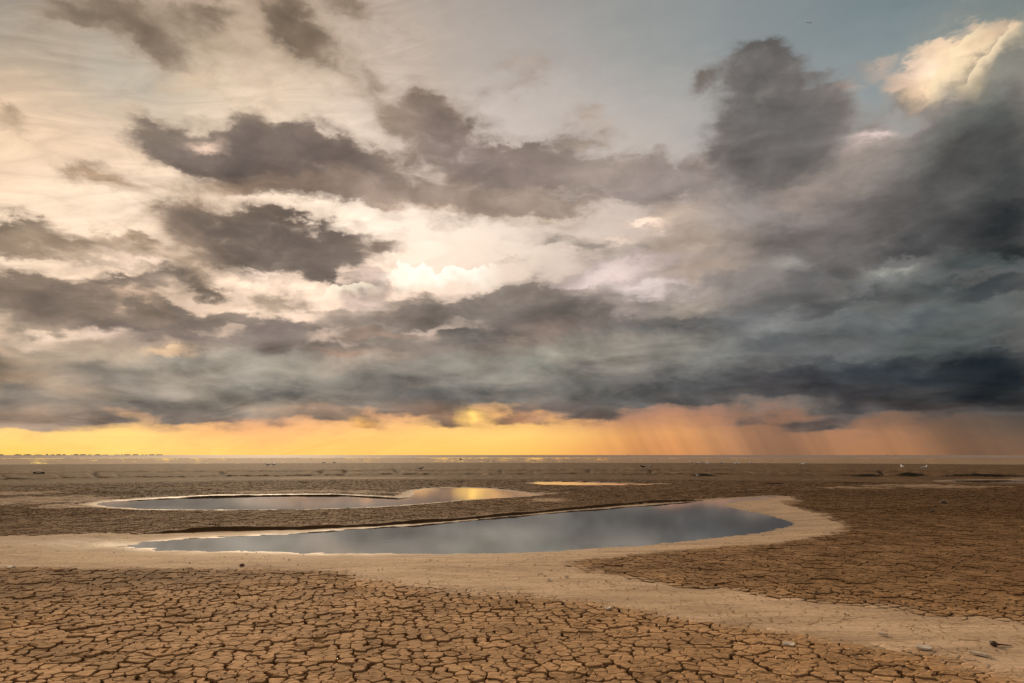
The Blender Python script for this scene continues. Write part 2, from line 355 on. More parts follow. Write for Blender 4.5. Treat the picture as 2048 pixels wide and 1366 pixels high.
    cc = MIXC(out, cc, gen_c); ca = MIXF(out, ca, gen_d); vc = MIXC(out, vc, gen_v)
    # ---- broken edges and body of the clouds
    f1 = NOISE(Q, 5.0, 10, 0.54, 2.1, 0.3).outputs['Fac']
    f2 = NOISE(wv, 4.0, 9, 0.53, 2.1, 0.4).outputs['Fac']
    f = M('ADD', M('MULTIPLY', f1, 0.5), M('MULTIPLY', f2, 0.5))
    fd = M('SUBTRACT', f, 0.5)
    dd = M('ADD', ca, M('MULTIPLY', fd, 1.25))
    cov = MR(dd, 0.06, 0.84)
    big = NOISE(VM('ADD', Q, (4.0, 9.0, 0.0)), 2.6, 5, 0.55, 2.0, 0.5).outputs['Fac']
    bil = M('MULTIPLY', M('SUBTRACT', big, 0.5), 1.5)
    body = M('ADD', M('ADD', 1.0, M('MULTIPLY', M('SUBTRACT', fd, 0.04), -0.95)), bil)
    lob = NOISE(VM('ADD', COMB(M('MULTIPLY', az, 0.16), M('MULTIPLY', el, 0.42)), (7.3, 2.1, 0.0)), 1.2, 6, 0.5, 2.0, 0.25).outputs['Fac']
    body = M('ADD', body, M('MULTIPLY', M('SUBTRACT', lob, 0.5), MR(el, 14.0, 6.0, 0.0, 0.80)))
    body = M('MAXIMUM', body, 0.35)
    cc = VM('SCALE', cc, s=body)
    # thin edges let the light behind through
    thin = M('MULTIPLY', MR(dd, 0.95, 0.45), MR(M('ABSOLUTE', M('SUBTRACT', az, -6.0)), 38.0, 2.0, 0.0, 0.45))
    cc = MIXC(thin, cc, vc)
    # streaky high cloud in the veil
    cir = NOISE(VM('MULTIPLY', COMB(M('ADD', M('MULTIPLY', az, 0.8), M('MULTIPLY', el, 0.5)), M('SUBTRACT', el, M('MULTIPLY', az, 0.25))), (0.05, 0.22, 1)), 2.6, 9, 0.62, 2.0, 1.2).outputs['Fac']
    vb = M('ADD', 1.0, M('MULTIPLY', M('MULTIPLY', M('SUBTRACT', cir, 0.5), MR(el, 1.0, 8.0, 0.45, 0.75)), MR(az, -14.0, -2.0, 1.0, 0.12)))
    vc = VM('SCALE', vc, s=vb)
    col = MIXC(cov, vc, cc)
    # sunlit heads of cumulus: a billowing edge, brightest just under its rim
    vor = N.new('ShaderNodeTexVoronoi'); vor.voronoi_dimensions = '2D'; vor.feature = 'SMOOTH_F1'; vor.inputs['Smoothness'].default_value = 0.35
    vor.inputs['Scale'].default_value = 0.62; vor.inputs['Detail'].default_value = 1.5; vor.inputs['Roughness'].default_value = 0.55
    L.new(COMB(M('ADD', az, M('MULTIPLY', M('SUBTRACT', w2s[2], 0.5), 1.2)), el, 0.0), vor.inputs['Vector'])
    vdist = vor.outputs['Distance']
    for (ex, ey, ang, ln, reach, ecol, estr, bw) in EDGES:
        a0, e0 = dir_of_px(ex, ey)
        ca_, sa_ = math.cos(rad(ang)), math.sin(rad(ang))
        ra_ = M('SUBTRACT', az, a0); re_ = M('SUBTRACT', el, e0)
        al = M('ADD', M('MULTIPLY', ra_, ca_), M('MULTIPLY', re_, -sa_))
        pe = M('ADD', M('MULTIPLY', ra_, sa_), M('MULTIPLY', re_, ca_))
        al2 = M('DIVIDE', al, ln)
        top = M('ADD', M('SUBTRACT', pe, M('MULTIPLY', vdist, -bw)), M('MULTIPLY', M('MULTIPLY', al2, al2), 0.5))
        rim = M('MULTIPLY', MR(top, 0.10 + bw * .4, -0.05 + bw * .4), MR(top, -reach, bw * .4))
        rim = M('MULTIPLY', rim, MR(M('ABSOLUTE', al2), 1.0, 0.35))
        col = MIXC(M('MULTIPLY', rim, estr), col, ecol)
    # rain falling out of the storm on the right: shafts down to the horizon
    rn = NOISE(COMB(M('ADD', az, M('MULTIPLY', el, 0.45)), 0.0, 0.0), 0.16, 4, 0.5).outputs['Fac']
    rain = M('MULTIPLY', M('MULTIPLY', MR(az, 4.0, 11.0), MR(el, 4.2, 1.6)), MR(rn, 0.40, 0.66))
    col = MIXC(M('MULTIPLY', rain, 0.60), col, MIXC(0.5, VM('SCALE', col, s=0.45), (0.13, 0.075, 0.055, 1)))
    # hidden glow of the sun behind the cloud
    ga_, ge_ = [rad(q) for q in dir_of_px(880, 530)]
    glow_dir = (math.sin(ga_) * math.cos(ge_), math.cos(ga_) * math.cos(ge_), math.sin(ge_))
    sdn = VM('DOT_PRODUCT', d, glow_dir)
    n_dot = sdn.node.outputs['Value']
    glow = M('MULTIPLY', M('POWER', M('MAXIMUM', n_dot, 0.0), 90.0), M('SUBTRACT', 1.0, M('MULTIPLY', cov, 0.75)))
    col = VM('ADD', col, VM('SCALE', (1.0, 0.86, 0.66), s=M('MULTIPLY', glow, 0.10)))

    # physical sky seen through the whole
    sky = N.new('ShaderNodeTexSky')
    sky.sky_type = 'NISHITA'; sky.sun_disc = False
    sky.sun_elevation = rad(SUN_EL); sky.sun_rotation = rad(SUN_AZ)
    sky.air_density = 1.0; sky.dust_density = 2.0; sky.ozone_density = 1.0
    col = MIXC(MIXF(cov, 0.95, 1.0), sky.outputs[0], VM('SCALE', col, s=10.0))
    mx = N.new('ShaderNodeBackground'); L.new(col, mx.inputs[0]); mx.inputs[1].default_value = 0.10
    o = N.new('ShaderNodeOutputWorld'); L.new(mx.outputs[0], o.inputs[0])
    scene.world = world
build_world()

# ================================================================== helpers
col_main = scene.collection
R0 = np.random.RandomState(7)
random.seed(11)

def link(o, parent=None):
    col_main.objects.link(o)
    if parent is not None: o.parent = parent
    return o

def tag(o, label=None, cat=None, group=None, kind=None):
    if label: o["label"] = label
    if cat: o["category"] = cat
    if group: o["group"] = group
    if kind: o["kind"] = kind
    return o

def mesh_np(name, verts, loops, starts, totals, mats, attrs=None, smooth=False, midx=None):
    me = bpy.data.meshes.new(name)
    verts = np.asarray(verts, np.float32)
    me.vertices.add(len(verts)); me.vertices.foreach_set('co', verts.ravel())
    me.loops.add(len(loops)); me.loops.foreach_set('vertex_index', np.asarray(loops, np.int32))
    me.polygons.add(len(starts)); me.polygons.foreach_set('loop_start', np.asarray(starts, np.int32))
    me.polygons.foreach_set('loop_total', np.asarray(totals, np.int32))
    if midx is not None: me.polygons.foreach_set('material_index', np.asarray(midx, np.int32))
    sm = np.ones(len(starts), bool) if smooth is True else (np.zeros(len(starts), bool) if smooth is False else smooth)
    me.polygons.foreach_set('use_smooth', sm)
    for m in mats: me.materials.append(m)
    for k, v in (attrs or {}).items():
        a = me.attributes.new(k, 'FLOAT', 'POINT'); a.data.foreach_set('value', np.asarray(v, np.float32))
    me.update(calc_edges=True); me.validate()
    return me

def hash2(ix, iy, seed=0):
    h = (ix.astype(np.int64) * 374761393 + iy.astype(np.int64) * 668265263 + seed * 1274126177) & 0xFFFFFFFF
    h = ((h ^ (h >> 13)) * 1274126177) & 0xFFFFFFFF
    h = (h ^ (h >> 16)) & 0xFFFFFFFF
    h = (h * 2246822519) & 0xFFFFFFFF
    h = h ^ (h >> 15)
    return (h & 0xFFFFFF) / float(0x1000000)

def perlin(x, y, seed=0):
    xi, yi = np.floor(x), np.floor(y)
    xf, yf = x - xi, y - yi
    xi = xi.astype(np.int64); yi = yi.astype(np.int64)
    u = xf * xf * xf * (xf * (xf * 6 - 15) + 10); v = yf * yf * yf * (yf * (yf * 6 - 15) + 10)
    def g(ix, iy, dx, dy):
        a = hash2(ix, iy, seed) * 2 * math.pi
        return np.cos(a) * dx + np.sin(a) * dy
    a = g(xi, yi, xf, yf); b = g(xi + 1, yi, xf - 1, yf); c = g(xi, yi + 1, xf, yf - 1); d = g(xi + 1, yi + 1, xf - 1, yf - 1)
    return (a * (1 - u) + b * u) * (1 - v) + (c * (1 - u) + d * u) * v * 1.0

def fbm(x, y, seed=0, octs=4, gain=0.5):
    s = np.zeros_like(x, dtype=float); a = 1.0; n = 0.0
    for i in range(octs):
        s += a * perlin(x, y, seed + i * 17); n += a
        x, y = x * 2.03 + 11.3, y * 2.03 - 7.1; a *= gain
    return s / n * 1.5

def sstep(a, b, x):
    t = np.clip((x - a) / (b - a), 0, 1)
    return t * t * (3 - 2 * t)

def px_dir(x, y):
    p = rad(PITCH)
    u, v = (np.asarray(x, float) - 1024) / FPX, (683 - np.asarray(y, float)) / FPX
    return u, math.cos(p) - v * math.sin(p), math.sin(p) + v * math.cos(p)

def px_ground(x, y, z=0.0):
    """point of the ground (height z) that the photograph shows at x, y"""
    dx, dy, dz = px_dir(x, y)
    t = (z - CAM_H) / dz
    return dx * t, dy * t

def sdist(x, y, poly):
    """signed distance to a closed outline, negative inside"""
    P = np.asarray(poly, float); Q = np.roll(P, -1, axis=0)
    best = np.full(x.shape, 1e18); inside = np.zeros(x.shape, bool)
    for (ax, ay), (bx, by) in zip(P, Q):
        ex, ey = bx - ax, by - ay
        t = np.clip(((x - ax) * ex + (y - ay) * ey) / (ex * ex + ey * ey + 1e-12), 0, 1)
        d = (x - ax - t * ex) ** 2 + (y - ay - t * ey) ** 2
        np.minimum(best, d, out=best)
        c = ((ay > y) != (by > y))
        if ay != by:
            inside ^= c & (x < (bx - ax) * (y - ay) / (by - ay) + ax)
    d = np.sqrt(best)
    return np.where(inside, -d, d)

def smooth_poly(px, z=0.0, rounds=2):
    P = np.array([px_ground(a, b, z) for a, b in px])
    for _ in range(rounds):
        Q = np.roll(P, -1, axis=0)
        P = np.stack([P * .75 + Q * .25, P * .25 + Q * .75], 1).reshape(-1, 2)
    return P

# ================================================================== outlines read from the photograph
ZW = -0.065
POOL_A = smooth_poly([(188,1008),(230,1001),(300,997),(420,992),(560,990),(680,990),(740,993),(790,996),(826,991),(826,984),(845,978),(900,975),(960,976),(1010,981),(1060,988),(1070,991),(1020,995),(940,999),(860,1006),(760,1014),(640,1018),(500,1020),(350,1020),(260,1017),(205,1012)], ZW, 1)
POOL_B = smooth_poly([(235,1091),(350,1079),(450,1073),(600,1066),(750,1055),(900,1044),(1050,1030),(1200,1018),(1330,1008),(1430,1000),(1500,996),(1555,992),(1548,996),(1470,1003),(1436,1010),(1470,1018),(1540,1030),(1590,1045),(1565,1058),(1480,1071),(1400,1081),(1300,1089),(1200,1096),(1100,1103),(950,1107),(800,1107),(650,1106),(500,1103),(380,1101),(290,1098)], ZW, 1)
POOL_C = smooth_poly([(1058,966),(1095,963),(1160,964),(1260,966.5),(1352,968),(1250,971),(1160,971),(1090,970)], ZW, 1)
POOL_D = smooth_poly([(1870,963),(1930,960),(2040,959.5),(2200,959),(2200,966),(2040,967),(1940,966)], ZW, 1)
POOLS = [POOL_A, POOL_B, POOL_C, POOL_D]
SILT = smooth_poly([(-400,1082),(-150,1078),(0,1076),(150,1070),(300,1066),(430,1060),(600,1057),(800,1046),(1000,1031),(1200,1014),(1400,1000),(1500,993),(1575,990),(1596,998),(1545,1004),(1590,1014),(1645,1030),(1685,1052),(1662,1070),(1560,1085),(1420,1096),(1280,1107),(1170,1117),(1118,1126),(1190,1150),(1350,1180),(1500,1200),(1700,1216),(1900,1240),(2048,1251),(2400,1290),(2500,1500),(2048,1352),(1950,1328),(1800,1302),(1600,1274),(1400,1240),(1200,1205),(1000,1178),(850,1170),(770,1160),(720,1150),(650,1141),(480,1138),(250,1135),(0,1134),(-150,1136),(-400,1142)], -0.02, 1)
PALE = [(60,1000,190,12),(20,986,160,5),(150,1010,90,8),(1860,972,180,5),(1700,975,100,3),(1100,1000,60,6),(620,984,300,5),(1000,985,200,4),(1550,1000,60,8),(700,956,260,2.5),(300,938,500,4),(1150,940,350,4),(1560,937,300,2)]
PALE = [(px_ground(a, b, 0.0), px_ground(a + c, b, 0.0), px_ground(a, b - d, 0.0)) for a, b, c, d in PALE]

# low scarps: outlines from left to right, height, fall-off behind
SCARPS = [
 ([(225,1001),(300,996),(420,991),(560,988.5),(690,988.5),(745,991.5),(800,994.5),(829,990.5)], 0.060, 1.6),
 ([(300,1064),(430,1058),(600,1054),(750,1047),(900,1037),(1050,1024),(1200,1011),(1300,1003),(1400,998)], 0.060, 1.6),
 ([(1500,971),(1530,968.5),(1560,968),(1598,966.5)], 0.08, 2.0),
 ([(1550,966),(1575,964),(1600,965)], 0.09, 2.0),
 ([(1478,984),(1500,985),(1540,986)], 0.09, 1.5),
 ([(1160,966),(1250,966.5),(1290,967)], 0.07, 1.5),
 ([(1640,966),(1700,966.5),(1770,968)], 0.06, 1.5),
 ([(575,966),(610,965.5),(640,967)], 0.07, 1.5),
]
S_W = []
for pts, hh, fall in SCARPS:
    w = np.array([px_ground(a, b, 0.0) for a, b in pts])
    az_ = np.arctan2(w[:, 0], w[:, 1]); r_ = np.hypot(w[:, 0], w[:, 1])
    S_W.append((az_, r_, hh, fall))

def az_of(px): return math.atan2(px_dir(px, 946)[0], px_dir(px, 946)[1])
GULLIES = [(8,.5,.6),(120,.5,.5),(192,.9,.9),(234,.6,.6),(376,.4,.4),(442,1.0,1.0),(642,.8,.9),(690,.9,.8),(745,.3,.4),(800,1.0,1.1),(1002,.7,.7),(1068,.6,.6),(1178,1.2,.8),(1302,.7,.7),(1768,.8,.9),(1500,.4,.5),(1600,.5,.4)]

LX, LY = px_ground(270, 1090, ZW)

def fields(x, y, crisp=True):
    """height of the mud, share of smooth silt, wetness near water"""
    r = np.hypot(x, y); az = np.arctan2(x, y)
    near = np.zeros_like(r); sdp = np.full_like(r, 99.0)
    jag = 0.16 * fbm(x * 0.8, y * 1.1, 5, 4) + 0.16 * fbm(x * 2.6, y * 5.0, 8, 4)
    for k, P in enumerate(POOLS):
        m = (x > P[:, 0].min() - 4) & (x < P[:, 0].max() + 4) & (y > P[:, 1].min() - 4) & (y < P[:, 1].max() + 4)
        if not m.any(): continue
        s = sdist(x[m], y[m], P) + jag[m] * (1.0 if k < 2 else 0.6)
        sdp[m] = np.minimum(sdp[m], s)
    sds = np.full_like(r, 99.0)
    m = (x > SILT[:, 0].min() - 3) & (x < SILT[:, 0].max() + 3) & (y > SILT[:, 1].min() - 3) & (y < SILT[:, 1].max() + 3)
    if m.any(): sds[m] = sdist(x[m], y[m], SILT)
    rough = fbm(x / 0.8, y / 0.8, 21, 3)
    sds = sds + 0.30 * rough + 0.25 * fbm(x / 2.5, y / 2.5, 31, 2)
    wd_ = 1.7 + 1.8 * np.exp(-((az + 0.02) / 0.17) ** 2) * (1 - sstep(8.5, 10, r))
    silt = 1 - sstep(-0.25 * wd_, 0.40 * wd_, sds)
    silt = np.maximum(silt, 1 - sstep(0.25, 0.75, sdp + 0.2 * rough))
    for c, ex, ey in PALE:
        a = math.hypot(ex[0] - c[0], ex[1] - c[1]); b = math.hypot(ey[0] - c[0], ey[1] - c[1])
        q = ((x - c[0]) / a) ** 2 + ((y - c[1]) / b) ** 2
        silt = np.maximum(silt, 0.55 * (1 - sstep(0.2, 1.0, q + 0.7 * rough)))
    # relief
    z = 0.016 * fbm(x / 1.1, y / 1.1, 3, 4) * (1 - 0.75 * silt) + 0.030 * fbm(x / 5, y / 5, 4, 3) * sstep(6, 12, r)
    z = z + sstep(20, 40, r) * 0.045 * (fbm(x / 0.9, y / 1.3, 13, 4) + 0.8 * fbm(x / 0.33, y / 0.5, 15, 2) * sstep(40, 48, r)) * (1 - 0.5 * silt) * (1 - 0.6 * sstep(110, 140, r))
    z = z + silt * 0.003 * fbm(x * 3, y * 9, 14, 3)
    soft = np.exp(-((x - LX) / 3.5) ** 2 - ((y - LY) / 3.0) ** 2)
    shore = np.clip(ZW + np.where(sdp > 0, sdp * 0.045, sdp * 0.030) * (1 - .72 * soft), -0.12, 0.0) + 0.004 * fbm(x * 2.2, y * 5.5, 9, 3) * np.exp(-np.abs(sdp) / 0.5) * (1 + soft)
    k = 1 - sstep(0.6, 1.8, sdp)
    z = z * (1 - 0.92 * k) + shore * k
    # scarps
    face = np.zeros_like(r)
    for az_, r_, hh, fall in S_W:
        inside = (az > az_[0] - 0.01) & (az < az_[-1] + 0.01)
        if not inside.any(): continue
        rl = np.interp(az, az_, r_)
        rl = rl + 0.10 * fbm(x * 1.6, y * 0.25, 41, 4)
        s = r - rl
        t = sstep(az_[0] - 0.002, az_[0] + 0.03, az) * (1 - sstep(az_[-1] - 0.03, az_[-1] + 0.002, az)) * np.clip(0.85 + 0.8 * fbm(az * 22, az * 0 + hh * 90, 43, 2), 0.45, 1.4)
        face = np.maximum(face, inside * (t > .15) * (s > -0.10) * (s < 0.06))
        f = hh * t * (sstep(-0.03, 0.06, s) if crisp else sstep(0.03, 0.20, s)) * np.exp(-np.clip(s, 0, None) / fall) - (0 if crisp else 0.012 * t * sstep(-0.15, 0.0, s) * (1 - sstep(0.15, 0.35, s)))
        z = z + np.where(inside, f, 0.0)
        silt = np.where(inside & (s > -0.04) & (s < 1.5) & (t > .3), silt * 0.15, silt)
    # the bank across the channel
    rb = 57 + 2.2 * fbm(az * 18, az * 0 + 3.3, 51, 4) + 3.0 * fbm(az * 4, az * 0 + 9.1, 52, 2) + 2.5 * sstep(-0.3, 0.5, az)
    s = r - rb
    rise = 0.33 + 0.05 * fbm(az * 12, az * 0 + 1.7, 53, 3)
    prof = sstep(1.5, 9.0, s) * 0.50 + sstep(-0.1, 0.35, s) * (0.26 + 0.3 * np.clip(fbm(az * 40, az * 0 + 5.5, 57, 3), -.6, .8)) + 0.24 * sstep(6.0, 6.5, s + 2.0 * fbm(az * 25, az * 0 + 8.5, 58, 3))
    down = 1 - sstep(18, 90, s) * 0.80
    zb = rise * prof * down
    gul = np.zeros_like(r)
    for gx, wd, dp in GULLIES:
        a0 = az_of(gx)
        path = a0 + 0.0045 * dp * np.clip(s / 8.0, -0.3, 1.4) ** 2 * (1 if gx % 4 else -1) + 0.0012 * np.sin(s * 0.9)
        across = (az - path) * r
        cut = np.exp(-(across / (0.13 * wd + .07)) ** 2) * sstep(-0.5, 0.8, s) * (1 - sstep(6.5 * dp, 11 * dp, s))
        gul = np.maximum(gul, cut * np.clip(dp, 0, 1))
        zb = zb - 0.30 * dp * cut * np.clip(rise * prof / 0.33 + .25, 0, 1)
    z = z + zb
    silt = silt * (1 - .5 * sstep(0, 2, s))
    silt = np.maximum(silt, 0.30 * sstep(1.0, 4.0, s) * (1 - sstep(10, 16, s)))
    silt = np.maximum(silt, .55 * sstep(122, 145, r))
    # tidal flat: low bars and troughs running across, going under the sea far out
    bars = fbm(x / 26, y / 7, 61, 4)
    z = z + sstep(95, 130, r) * (0.030 * bars - 0.008 * np.clip((r - 180) / 150, -0.3, 1)) - sstep(350, 700, r) * 0.3
    wet = np.exp(-np.clip(sdp, 0, None) / 0.40) * (sdp < 50)
    wet = np.maximum(wet, 0.95 * np.exp(-(((x - LX) / 2.4) ** 2 + ((y - LY) / 0.7) ** 2) - 0.6 * rough))
    wet = wet * (1 - face)
    wet = np.maximum(wet, sstep(110, 160, r) * 0.15)
    sdp = np.where(face > 0, np.minimum(sdp, 0.15), sdp)
    silt = silt * (1 - gul)
    face = np.maximum(face, gul)
    return z, silt, wet, sdp, face

def terrain(x, y):
    return fields(np.atleast_1d(np.asarray(x, float)), np.atleast_1d(np.asarray(y, float)))[0]

def place_px(px, py):
    """where the sight line through a point of the photograph first meets the mud"""
    dx, dy, dz = [float(q) for q in px_dir(px, py)]
    t = np.linspace((0.55 - CAM_H) / dz, (-0.2 - CAM_H) / dz, 150)
    x, y, zr = dx * t, dy * t, CAM_H + dz * t
    zt = terrain(x, y)
    i = int(np.argmax(zr <= zt)) if (zr <= zt).any() else len(t) - 1
    return float(x[i]), float(y[i]), float(zt[i])

# ================================================================== materials
class Mat:
    def __init__(self, name):
        self.m = bpy.data.materials.new(name); self.m.use_nodes = True
        self.t = self.m.node_tree; self.N = self.t.nodes; self.L = self.t.links
        self.N.clear()
        self.out = self.N.new('ShaderNodeOutputMaterial')
        self.p = self.N.new('ShaderNodeBsdfPrincipled')
        self.L.new(self.p.outputs[0], self.out.inputs[0])
    def val(self, s, v):
        if isinstance(v, bpy.types.NodeSocket): self.L.new(v, s)
        elif v is not None:
            s.default_value = v
    def set(self, name, v): self.val(self.p.inputs[name], v)
    def pos(self): return self.N.new('ShaderNodeNewGeometry').outputs['Position']
    def attr(self, n):
        a = self.N.new('ShaderNodeAttribute'); a.attribute_name = n; return a.outputs['Fac']
    def map(self, v, scale, rot=0):
        n = self.N.new('ShaderNodeMapping'); self.L.new(v, n.inputs[0]); n.inputs['Scale'].default_value = scale; n.inputs['Rotation'].default_value = (0, 0, rot); return n.outputs[0]
    def noise(self, v, scale, detail=4, rough=.55, dist=0.0, out='Fac'):
        n = self.N.new('ShaderNodeTexNoise'); self.val(n.inputs['Vector'], v)
        n.inputs['Scale'].default_value = scale; n.inputs['Detail'].default_value = detail; n.inputs['Roughness'].default_value = rough; n.inputs['Distortion'].default_value = dist
        return n.outputs[out]
    def math(self, op, a, b=0.0, c=0.0):
        n = self.N.new('ShaderNodeMath'); n.operation = op
        self.val(n.inputs[0], a); self.val(n.inputs[1], b); self.val(n.inputs[2], c); return n.outputs[0]
    def mr(self, v, a, b, c=0.0, d=1.0, mode='SMOOTHSTEP'):
        n = self.N.new('ShaderNodeMapRange'); n.interpolation_type = mode; self.val(n.inputs[0], v)
        for i, q in zip(range(1, 5), (a, b, c, d)): n.inputs[i].default_value = q
        return n.outputs[0]
    def mix(self, f, a, b, mode='MIX'):
        n = self.N.new('ShaderNodeMix'); n.data_type = 'RGBA'; n.blend_type = mode
        self.val(n.inputs[0], f); self.val(n.inputs[6], a); self.val(n.inputs[7], b); return n.outputs[2]
    def bump(self, h, strength, dist, normal=None):
        n = self.N.new('ShaderNodeBump'); n.inputs['Strength'].default_value = strength; n.inputs['Distance'].default_value = dist
        self.L.new(h, n.inputs['Height'])
        if normal is not None: self.L.new(normal, n.inputs['Normal'])
        return n.outputs[0]

def c4(r, g, b): return (r, g, b, 1.0)

def mud_material():
    m = Mat("mud")
    P = m.pos()
    mud_dark = m.attr("mud_dark"); silt = m.attr("silt"); wet = m.attr("wet"); tone = m.attr("tone"); deep = m.attr("deep")
    big = m.noise(P, 0.22, 4); mid = m.noise(P, 1.6, 5, .6); fine = m.noise(P, 22, 6, .65)
    streak = m.noise(m.map(P, (0.5, 2.2, 1), 0.15), 1.3, 6, .65, .6)
    brown = m.mix(m.mr(mid, .35, .65), MUD_A, MUD_B)
    grain = m.noise(m.map(P, (1.0, .55, 1)), 2.2, 6, .7)
    dm = m.math('ADD', mud_dark, m.math('ADD', m.math('MULTIPLY', m.math('SUBTRACT', big, .5), .7), m.math('MULTIPLY', m.math('SUBTRACT', grain, .5), 1.3)))
    brown = m.mix(m.mr(dm, .15, .95), brown, MUD_C)
    long_ = m.noise(m.map(P, (1.6, .16, 1)), 1.0, 7, .72, .4)
    farw = m.attr("farmud")
    brown = m.mix(m.math('MULTIPLY', farw, m.mr(long_, .50, .64)), brown, c4(.100, .050, .018))
    brown = m.mix(m.math('MULTIPLY', m.math('MULTIPLY', farw, .6), m.mr(long_, .46, .34)), brown, MUD_A)
    sil = m.mix(m.mr(streak, .38, .66), SILT_A, SILT_B)
    speck = m.mr(m.noise(m.map(P, (5, 11, 3)), 1.0, 5, .7), .56, .70)
    sil = m.mix(m.math('MULTIPLY', speck, .55), sil, MUD_A)
    sm = m.math('ADD', silt, m.math('MULTIPLY', m.math('SUBTRACT', mid, .5), .9))
    col = m.mix(m.mr(sm, .30, .72), brown, sil)
    vor = m.N.new('ShaderNodeTexVoronoi'); vor.feature = 'DISTANCE_TO_EDGE'; vor.inputs['Scale'].default_value = 5.5
    wob = m.N.new('ShaderNodeVectorMath'); wob.operation = 'MULTIPLY_ADD'
    m.L.new(m.noise(P, 6, 3, .6, 0, 'Color'), wob.inputs[0]); wob.inputs[1].default_value = (.16, .16, 0); m.L.new(P, wob.inputs[2])
    m.L.new(wob.outputs[0], vor.inputs['Vector'])
    hair = m.math('MULTIPLY', m.mr(vor.outputs['Distance'], .034, .008), m.mr(m.noise(P, 1.3, 4, .6), .38, .54))
    hair = m.math('MULTIPLY', hair, m.attr("sheet"))
    col = m.mix(m.math('MULTIPLY', hair, .75), col, MUD_C)
    # how dry each plate is
    tn = m.math('ADD', m.math('MULTIPLY', m.math('SUBTRACT', tone, .5), .50), 1.0)
    cs = m.N.new('ShaderNodeVectorMath'); cs.operation = 'SCALE'; m.L.new(col, cs.inputs[0]); m.val(cs.inputs['Scale'], m.math('MULTIPLY', tn, m.mr(fine, .25, .75, .74, 1.20, 'LINEAR')))
    col = m.mix(m.math('MULTIPLY', deep, .85), cs.outputs[0], RECESS_SHADE)  # crack, side, scarp and gully shade painted in; crumbs at random
    col = m.mix(m.math('MULTIPLY', wet, .35), col, c4(.26, .175, .11))
    dim = m.N.new('ShaderNodeVectorMath'); dim.operation = 'SCALE'; m.L.new(col, dim.inputs[0]); m.val(dim.inputs['Scale'], m.mr(mud_dark, .45, 1.05, 1.0, .60, 'LINEAR'))  # mud and silt dimmed in colour, partly for light falloff
    col = dim.outputs[0]
    m.set('Base Color', col)
    m.set('Roughness', m.math('SUBTRACT', .88, m.math('MULTIPLY', m.math('MULTIPLY', wet, m.mr(mid, .3, .6, .6, 1.0)), .34)))
    m.set('Specular IOR Level', m.math('ADD', m.math('MULTIPLY', m.math('MINIMUM', wet, 1.0), .06), .12))
    b = m.bump(m.noise(P, 55, 5, .7), .5, .006)
    b = m.bump(m.noise(m.map(P, (1, 1.6, 1)), 9, 5, .6), .5, .02, b)
    b = m.bump(m.noise(m.map(P, (1.2, 6.5, 1), .12), 2.2, 5, .6, .5), .45, .03, b)
    far = m.mr(m.N.new('ShaderNodeCameraData').outputs['View Distance'], 20, 50) if False else None
    m.L.new(b, m.p.inputs['Normal'])
    return m.m

MUD_A = c4(.48, .280, .135); MUD_B = c4(.35, .197, .090); MUD_C = c4(.175, .088, .030)
SILT_A = c4(.64, .445, .285); SILT_B = c4(.44, .30, .185); RECESS_SHADE = c4(.060, .032, .015)
mat_mud = mud_material()

def water_material(name, tint, rough, ripple, rscale, coat=1.0):
    m = Mat(name)
    m.set('Base Color', tint); m.set('Roughness', rough)
    m.p.inputs['IOR'].default_value = 1.33
    m.p.inputs['Specular IOR Level'].default_value = 0.5
    m.p.inputs['Coat Weight'].default_value = coat; m.p.inputs['Coat IOR'].default_value = 1.5; m.p.inputs['Coat Roughness'].default_value = rough
    P = m.pos()
    h = m.noise(m.map(P, (1.0, 2.2, 1), .2), rscale, 4, .55)
    bb = m.bump(h, ripple, .02); m.L.new(bb, m.p.inputs['Normal']); m.L.new(bb, m.p.inputs['Coat Normal'])
    return m.m
mat_pool = water_material("pool_water", c4(.115, .105, .098), .035, .03, 3.0)
mat_flat = water_material("shallow_tide_water", c4(.06, .05, .045), .04, .02, .8)
mat_sea = water_material("sea_water", c4(.28, .215, .185), .7, .2, .5, 0.0)
mat_sea.node_tree.nodes['Principled BSDF'].inputs['Specular IOR Level'].default_value = 0.1

